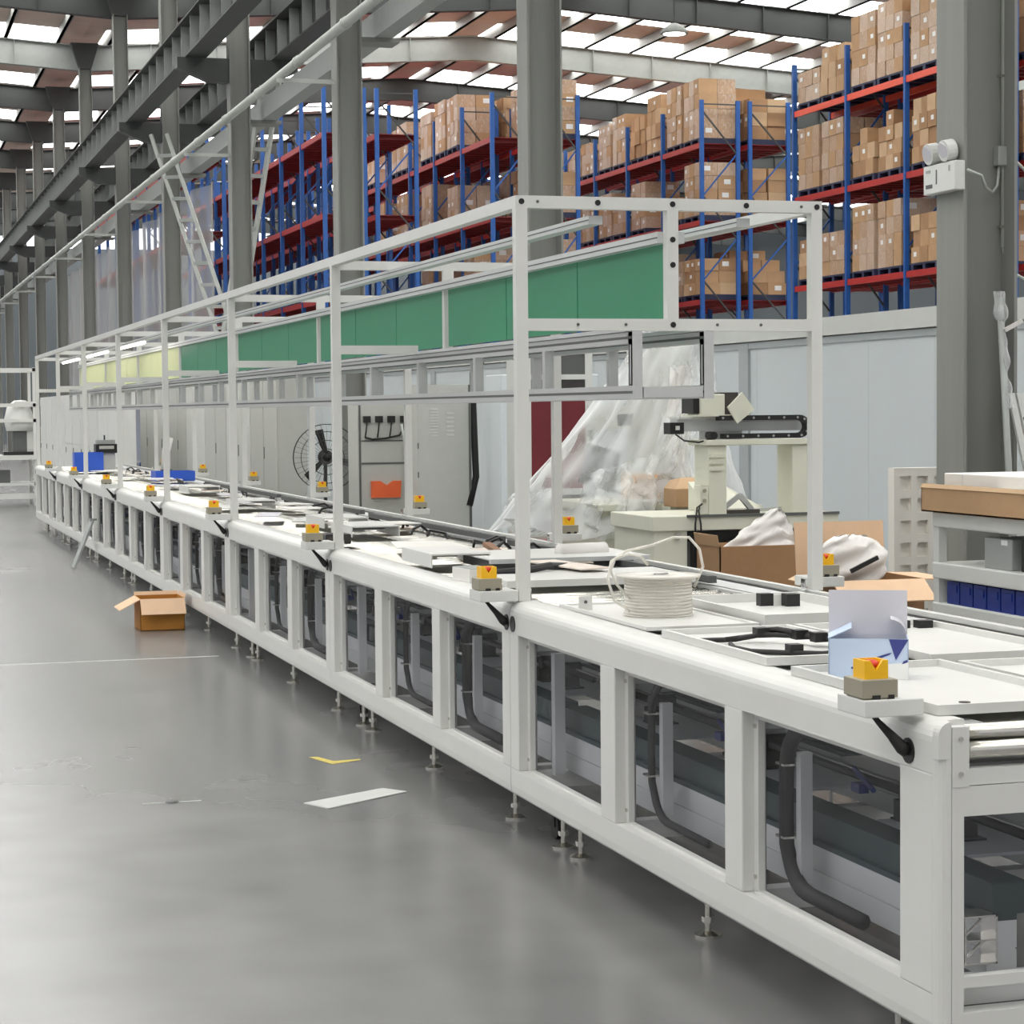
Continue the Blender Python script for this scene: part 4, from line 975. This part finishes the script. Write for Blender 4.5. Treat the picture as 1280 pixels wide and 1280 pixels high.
    P('print', MB().prism([(.085, .04), (.1, .045), (.1, .052), (.09, .048)], 'y', -d/2-.0012, -d/2-.0002), 'indigo'); P('print', MB().prism([(-.045, .028), (-.035, .026), (-.034, .032), (-.043, .033)], 'y', -d/2-.0012, -d/2-.0002), 'indigo')
    P('print', MB().prism([(.0, .0), (.05, .04), (.102, .045), (.102, .0)], 'y', -d/2-.0011, -d/2-.0002), 'sticker'); P('label', B(-w/2-.0012, -w/2-.0002, -.05, .0, .01, .06), 'sticker')
    # module 0 clutter
    def plate(nm, lab, cat, x0, x1, y0, y1, z0, h, mt, rz=0, grp=None):
        o = B(-(x1-x0)/2, (x1-x0)/2, -(y1-y0)/2, (y1-y0)/2, 0, h).build(nm, mt, None, False, ((x0+x1)/2, (y0+y1)/2, z0)); o.rotation_euler = (0, 0, rz)
        return tag(o, lab, cat, grp)
    t = thing('angle_bracket', 'small white angle bracket fixed on the aisle rail near the reel', 'bracket', (.09, -.50, ZT))
    B(-.025, .025, -.02, 0, 0, .004).build('leg', 'white', t); B(-.025, .025, -.004, 0, .004, .055).build('leg', 'white', t); MB().cyl((0, -.008, .035), (0, -.004, .035), .006, 8).build('hole', 'seam', t)
    t = thing('cover_sheet', 'wide white cover sheet bridging the rollers behind the first upright', 'cover', (.5, .62, ZT)); B(-.38, .43, -.06, .0, 0, .028).build('front_edge', 'white', t); B(-.38, .43, 0, .45, .022, .028).build('sheet', 'white', t)
    t = thing('cover_sheet', 'second white cover sheet lifted on a dark gap towards the wall side', 'cover', (.62, 1.5, ZT)); B(-.3, .45, -.03, .0, .03, .05).build('front_edge', 'alu_light', t); B(-.3, .45, 0, .6, .044, .05).build('sheet', 'white', t); B(-.28, .4, .05, .5, 0, .044).build('dark_gap', 'seam', t)
    tag(MB().tube([(.17, .95, ZT+.034), (.3, .93, ZT+.04), (.45, 1.02, ZT+.05), (.6, 1.22, ZT+.035)], [.012, .016, .016, .01], 8).build('black_strap', 'black'), 'black strap lying across the white cover sheet', 'strap')
    t = thing('small_carton', 'small white carton behind the second emergency stop', 'box', (.1, .98, ZT), rz=.1); B(-.055, .06, -.1, .1, 0, .055).build('carton_body', 'paper', t); B(-.05, .055, -.095, .095, .055, .057).build('lid', 'mid_steel', t)
    t = thing('wooden_stick', 'short brown wooden stick lying across the rollers', 'stick', (.50, 2.15, ZT)); MB().hexa([(0, -.4, 0), (.03, -.4, 0), (.03, -.4, .02), (0, -.4, .02), (.05, .25, .05), (.09, .25, .05), (.09, .25, .07), (.05, .25, .07)]).build('stick_body', 'wood', t)
    t = thing('dark_roll', 'grey half-wrapped roll behind the wooden stick', 'roll', (.82, 1.72, ZT+.02)); MB().cyl((-.1, 0, .035), (.14, .06, .035), .04, 14).build('wrap', 'bag', t, True)
    # long black edge strips along the back of modules 0 to 3
    for k, (ya, yb, lab) in enumerate(((.5, 3.1, 'long dark edge strip lying beside the wooden stick'), (3.5, 6.3, 'long dark edge strip lying beside the strewn papers'), (6.9, 9.4, 'long dark edge strip lying near the orange carton module'), (10, 13.4, 'long dark edge strip lying before the low blue bin'))):
        tag(MB().bar((.98, ya, ZT+.012), (.90, yb, ZT+.02), .035, .03).build('edge_strip', 'seam'), lab, 'strip')
    rr = random.Random(5)
    n = 0
    names = ['beside the wooden stick', 'near the black scanner', 'on the module behind the orange carton', 'before the low blue bin', 'near the leaning grey strip', 'near the tall blue bin']
    for k in range(6):
        for j in range(5):
            x = rr.uniform(.12, .72); y = .25+k*S+rr.uniform(.3, 2.7); z = ZT+.002+j*.0095
            plate('paper_sheet', 'loose pale sheet lying on the rollers %s' % names[k], 'sheet', x, x+rr.uniform(.15, .28), y, y+rr.uniform(.3, .6), z, .006, rr.choice(['paper', 'sheetpink', 'white', 'lilac', 'sheetpink']), rr.uniform(-.25, .25), 'loose sheets ' + names[k])
        for j in range(5):
            x = rr.uniform(.69, .79); y = .3+k*S+.3+j*.52 if k else 2.5+j*.16
            if k == 4 and j in (2, 3): continue
            o = tag(MB().bar((0, 0, .03), (.015, .10, .045), .012).bar((.015, .10, .045), (.05, .13, .01), .012).bar((0, 0, .03), (-.01, -.02, .0), .012).build('black_clamp', 'black', None, False, (x, y, ZT)), 'small bent black clamp lying on the sheets %s' % names[k], 'clamp', 'black clamps ' + names[k])
            o.rotation_euler = (0, 0, rr.uniform(-1, 1))
    for k, (x, y, lab) in enumerate(((.12, 1.75, 'white U-shaped cover beside the white cover sheets'), (.3, 4.2, 'white U-shaped cover by the second upright'), (.35, 5.2, 'white box cover among the strewn papers'), (.3, 8.0, 'white U-shaped cover on the module behind the orange carton'), (.4, 11.2, 'white U-shaped cover before the low blue bin'))):
        t = thing('metal_cover', lab, 'cover', (x, y, ZT+.0)); B(0, .28, 0, .55, .055, .062).build('top', 'white', t); B(0, .006, 0, .55, 0, .055).build('side', 'white', t); B(.274, .28, 0, .55, 0, .055).build('side', 'white', t)
    t = thing('barcode_scanner', 'black scanner block lying by the third emergency stop', 'scanner', (.08, 3.62, ZT)); B(-.05, .09, 0, .16, 0, .055).build('casing', 'black', t, False, None, .008); B(-.045, .085, -.004, 0, .012, .045).build('window', 'darkglass', t)
    # blue bins and printer farther along
    t = thing('blue_bin', 'tall bright blue plastic bin standing far along the line', 'bin', (.32, 19.0, ZT+.001))
    B(-.17, .17, -.12, .12, 0, .01).build('base', 'blue', t); B(-.17, .17, -.125, -.115, .01, .235).build('side', 'blue', t); B(-.17, .17, .115, .125, .01, .235).build('side', 'blue', t); B(-.175, -.165, -.12, .12, .01, .235).build('side', 'blue', t); B(.165, .175, -.12, .12, .01, .235).build('side', 'blue', t); B(-.21, .25, -.16, .2, -.0005, .0).build('mat', 'black', t)
    t = thing('label_printer', 'black and silver label printer standing behind the tall blue bin', 'printer', (.56, 19.35, ZT)); B(-.1, .12, -.1, .12, 0, .22).build('stand', 'cab2', t); B(-.12, .14, -.14, .12, .22, .33).build('casing', 'black', t); B(-.08, .1, -.145, -.14, .27, .31).build('bezel', 'steel', t); B(-.10, .12, -.1, .1, .33, .38).build('lid', 'mid_steel', t); MB().cyl((0, 0, .38), (0, 0, .44), .01, 8).build('spindle', 'black', t)
    t = thing('blue_bin', 'low wide bright blue tray bin lying on the line', 'bin', (.77, 14.8, ZT+.001), rz=.05); B(-.2, .2, -.14, .14, 0, .008).build('base', 'blue', t); B(-.2, .2, -.145, -.137, .008, .105).build('side', 'blue', t); B(-.2, .2, .137, .145, .008, .105).build('side', 'blue', t); B(-.205, -.197, -.14, .14, .008, .105).build('side', 'blue', t); B(.197, .205, -.14, .14, .008, .105).build('side', 'blue', t)
    t = thing('robot_arm', 'small white upright instrument on the line before the pale enclosure', 'instrument', (1.08, 17.6, ZT)); B(-.06, .06, -.06, .06, 0, .05).build('base', 'seam', t); MB().tube([(0, 0, .05), (.0, 0, .25), (.05, 0, .42)], [.06, .05, .04], 10).build('arm', 'white', t, True)
on_line()

# ------------------------------------------------------------------ far things
def far():
    t = thing('white_enclosure', 'long white machine enclosure with doors beyond the far end of the lockers', 'machine', (1.5, 26, 0))
    B(0, .26, 0, 15, 0, 1.95).build('body', 'white2', t)
    for i in range(10):
        B(-.012, 0, .05+i*1.5, 1.44+i*1.5, 1.03, 1.9).build('door', 'white2', t); B(-.012, 0, .05+i*1.5, 1.44+i*1.5, .1, 1.0).build('door', 'white2', t); B(-.02, -.012, 1.3+i*1.5, 1.36+i*1.5, .85, .95).build('handle', 'seam', t)
    t = thing('cross_frame', 'neighbouring white profile frame and bench beyond the far end of the line', 'frame', (-3.2, 30.6, 0))
    for x in (0, 1.3, 2.6, 3.75):
        for y in (0, 1.1): B(x, x+.05, y, y+.05, 0, 2.4).build('post', 'white', t)
    for z in (2.33, 1.72, 1.45): B(0, 3.8, 0, .05, z, z+.06).build('beam', 'white', t); B(0, 3.8, 1.1, 1.15, z, z+.06).build('beam', 'white', t)
    for x in (0, 3.75): B(x, x+.05, .05, 1.1, 2.33, 2.39).build('beam', 'white', t)
    B(0, 3.8, -.05, 1.15, .80, .88).build('bench_top', 'white2', t); B(0, 3.8, 0, 1.1, .35, .40).build('lower_shelf', 'white2', t); B(0, 3.8, -.02, 0, .12, .22).build('kick_rail', 'white2', t)
    for i in range(6): B(.3+i*.55, .6+i*.55, .1, .5, .40, .62).build('bench_drawer', 'seam' if i % 2 else 'cab', t)
    t = thing('bench_robot', 'white bench robot with dark base on the neighbouring frame', 'robot', (.35, 30.9, .88))
    B(-.3, .3, -.2, .2, 0, .06).build('base', 'black', t); B(-.14, .1, -.15, .15, .06, .42).build('pedestal', 'seam', t); B(.1, .26, -.15, .15, .06, .42).build('pedestal', 'cab2', t); MB().lathe([(0, .42), (.24, .42), (.28, .6), (.22, .85), (.1, .95), (0, .96)], (0, 0, 0), 16).build('head', 'white2', t, True); B(-.1, .3, -.18, .2, .85, .93).build('cap', 'white', t); B(.18, .34, -.14, .14, .5, .85).build('side_box', 'seam', t)
    # ladders leaning on two columns
    def ladder(a, b, wv, lab):
        t = thing('ladder', lab, 'ladder', (a[0], a[1], 0)); a = Vector((0, 0, 0)); b = Vector(b)
        w = Vector(wv)
        for s in (0, 1): MB().bar(a+w*s, b+w*s, .06, .06).build('rail', 'pipe', t)
        n = 17
        for i in range(1, n): MB().bar(a+(b-a)*i/n, a+(b-a)*i/n+w, .06, .06).build('rung', 'mid_steel', t)
    ladder((4.75, 30.6, 0), (-1.95, 1.0, 6.6), (.26, -.18, 0), 'ladder leaning to the left against a far grey column')
    ladder((2.75, 26.6, 0), (1.05, -.9, 6.9), (.26, .0, 0), 'ladder leaning to the right against a nearer grey column')
    # dusty film hung between the far columns
    for i in range(4):
        y = 33.0+i*7.49
        o = MB().grid(lambda u, v: (4.1+.10*math.sin(u*17), y+6.9*u, .4+5.55*v), 60, 1).build('dust_sheet', 'curtain', None, True)
        tag(o, 'dusty clear film hanging between far columns past the ladders', 'film', 'dusty film sheets between the far columns')
    t = thing('pendant_lamp', 'small round pendant lamp hanging under the roof above the racks', 'lamp', (14.6, 36.0, 9.62))
    MB().lathe([(0, .0), (.30, .0), (.26, .1), (.08, .22), (0, .22)], (0,0,0), 20).build('shade', 'mid_steel', t, True); MB().cyl((0, 0, .22), (0, 0, 1.9), .02, 8).build('rod', 'dark_steel', t); MB().cyl((0, 0, -.01), (0, 0, 0), .24, 20).build('lens', 'lampglow', t)
far()
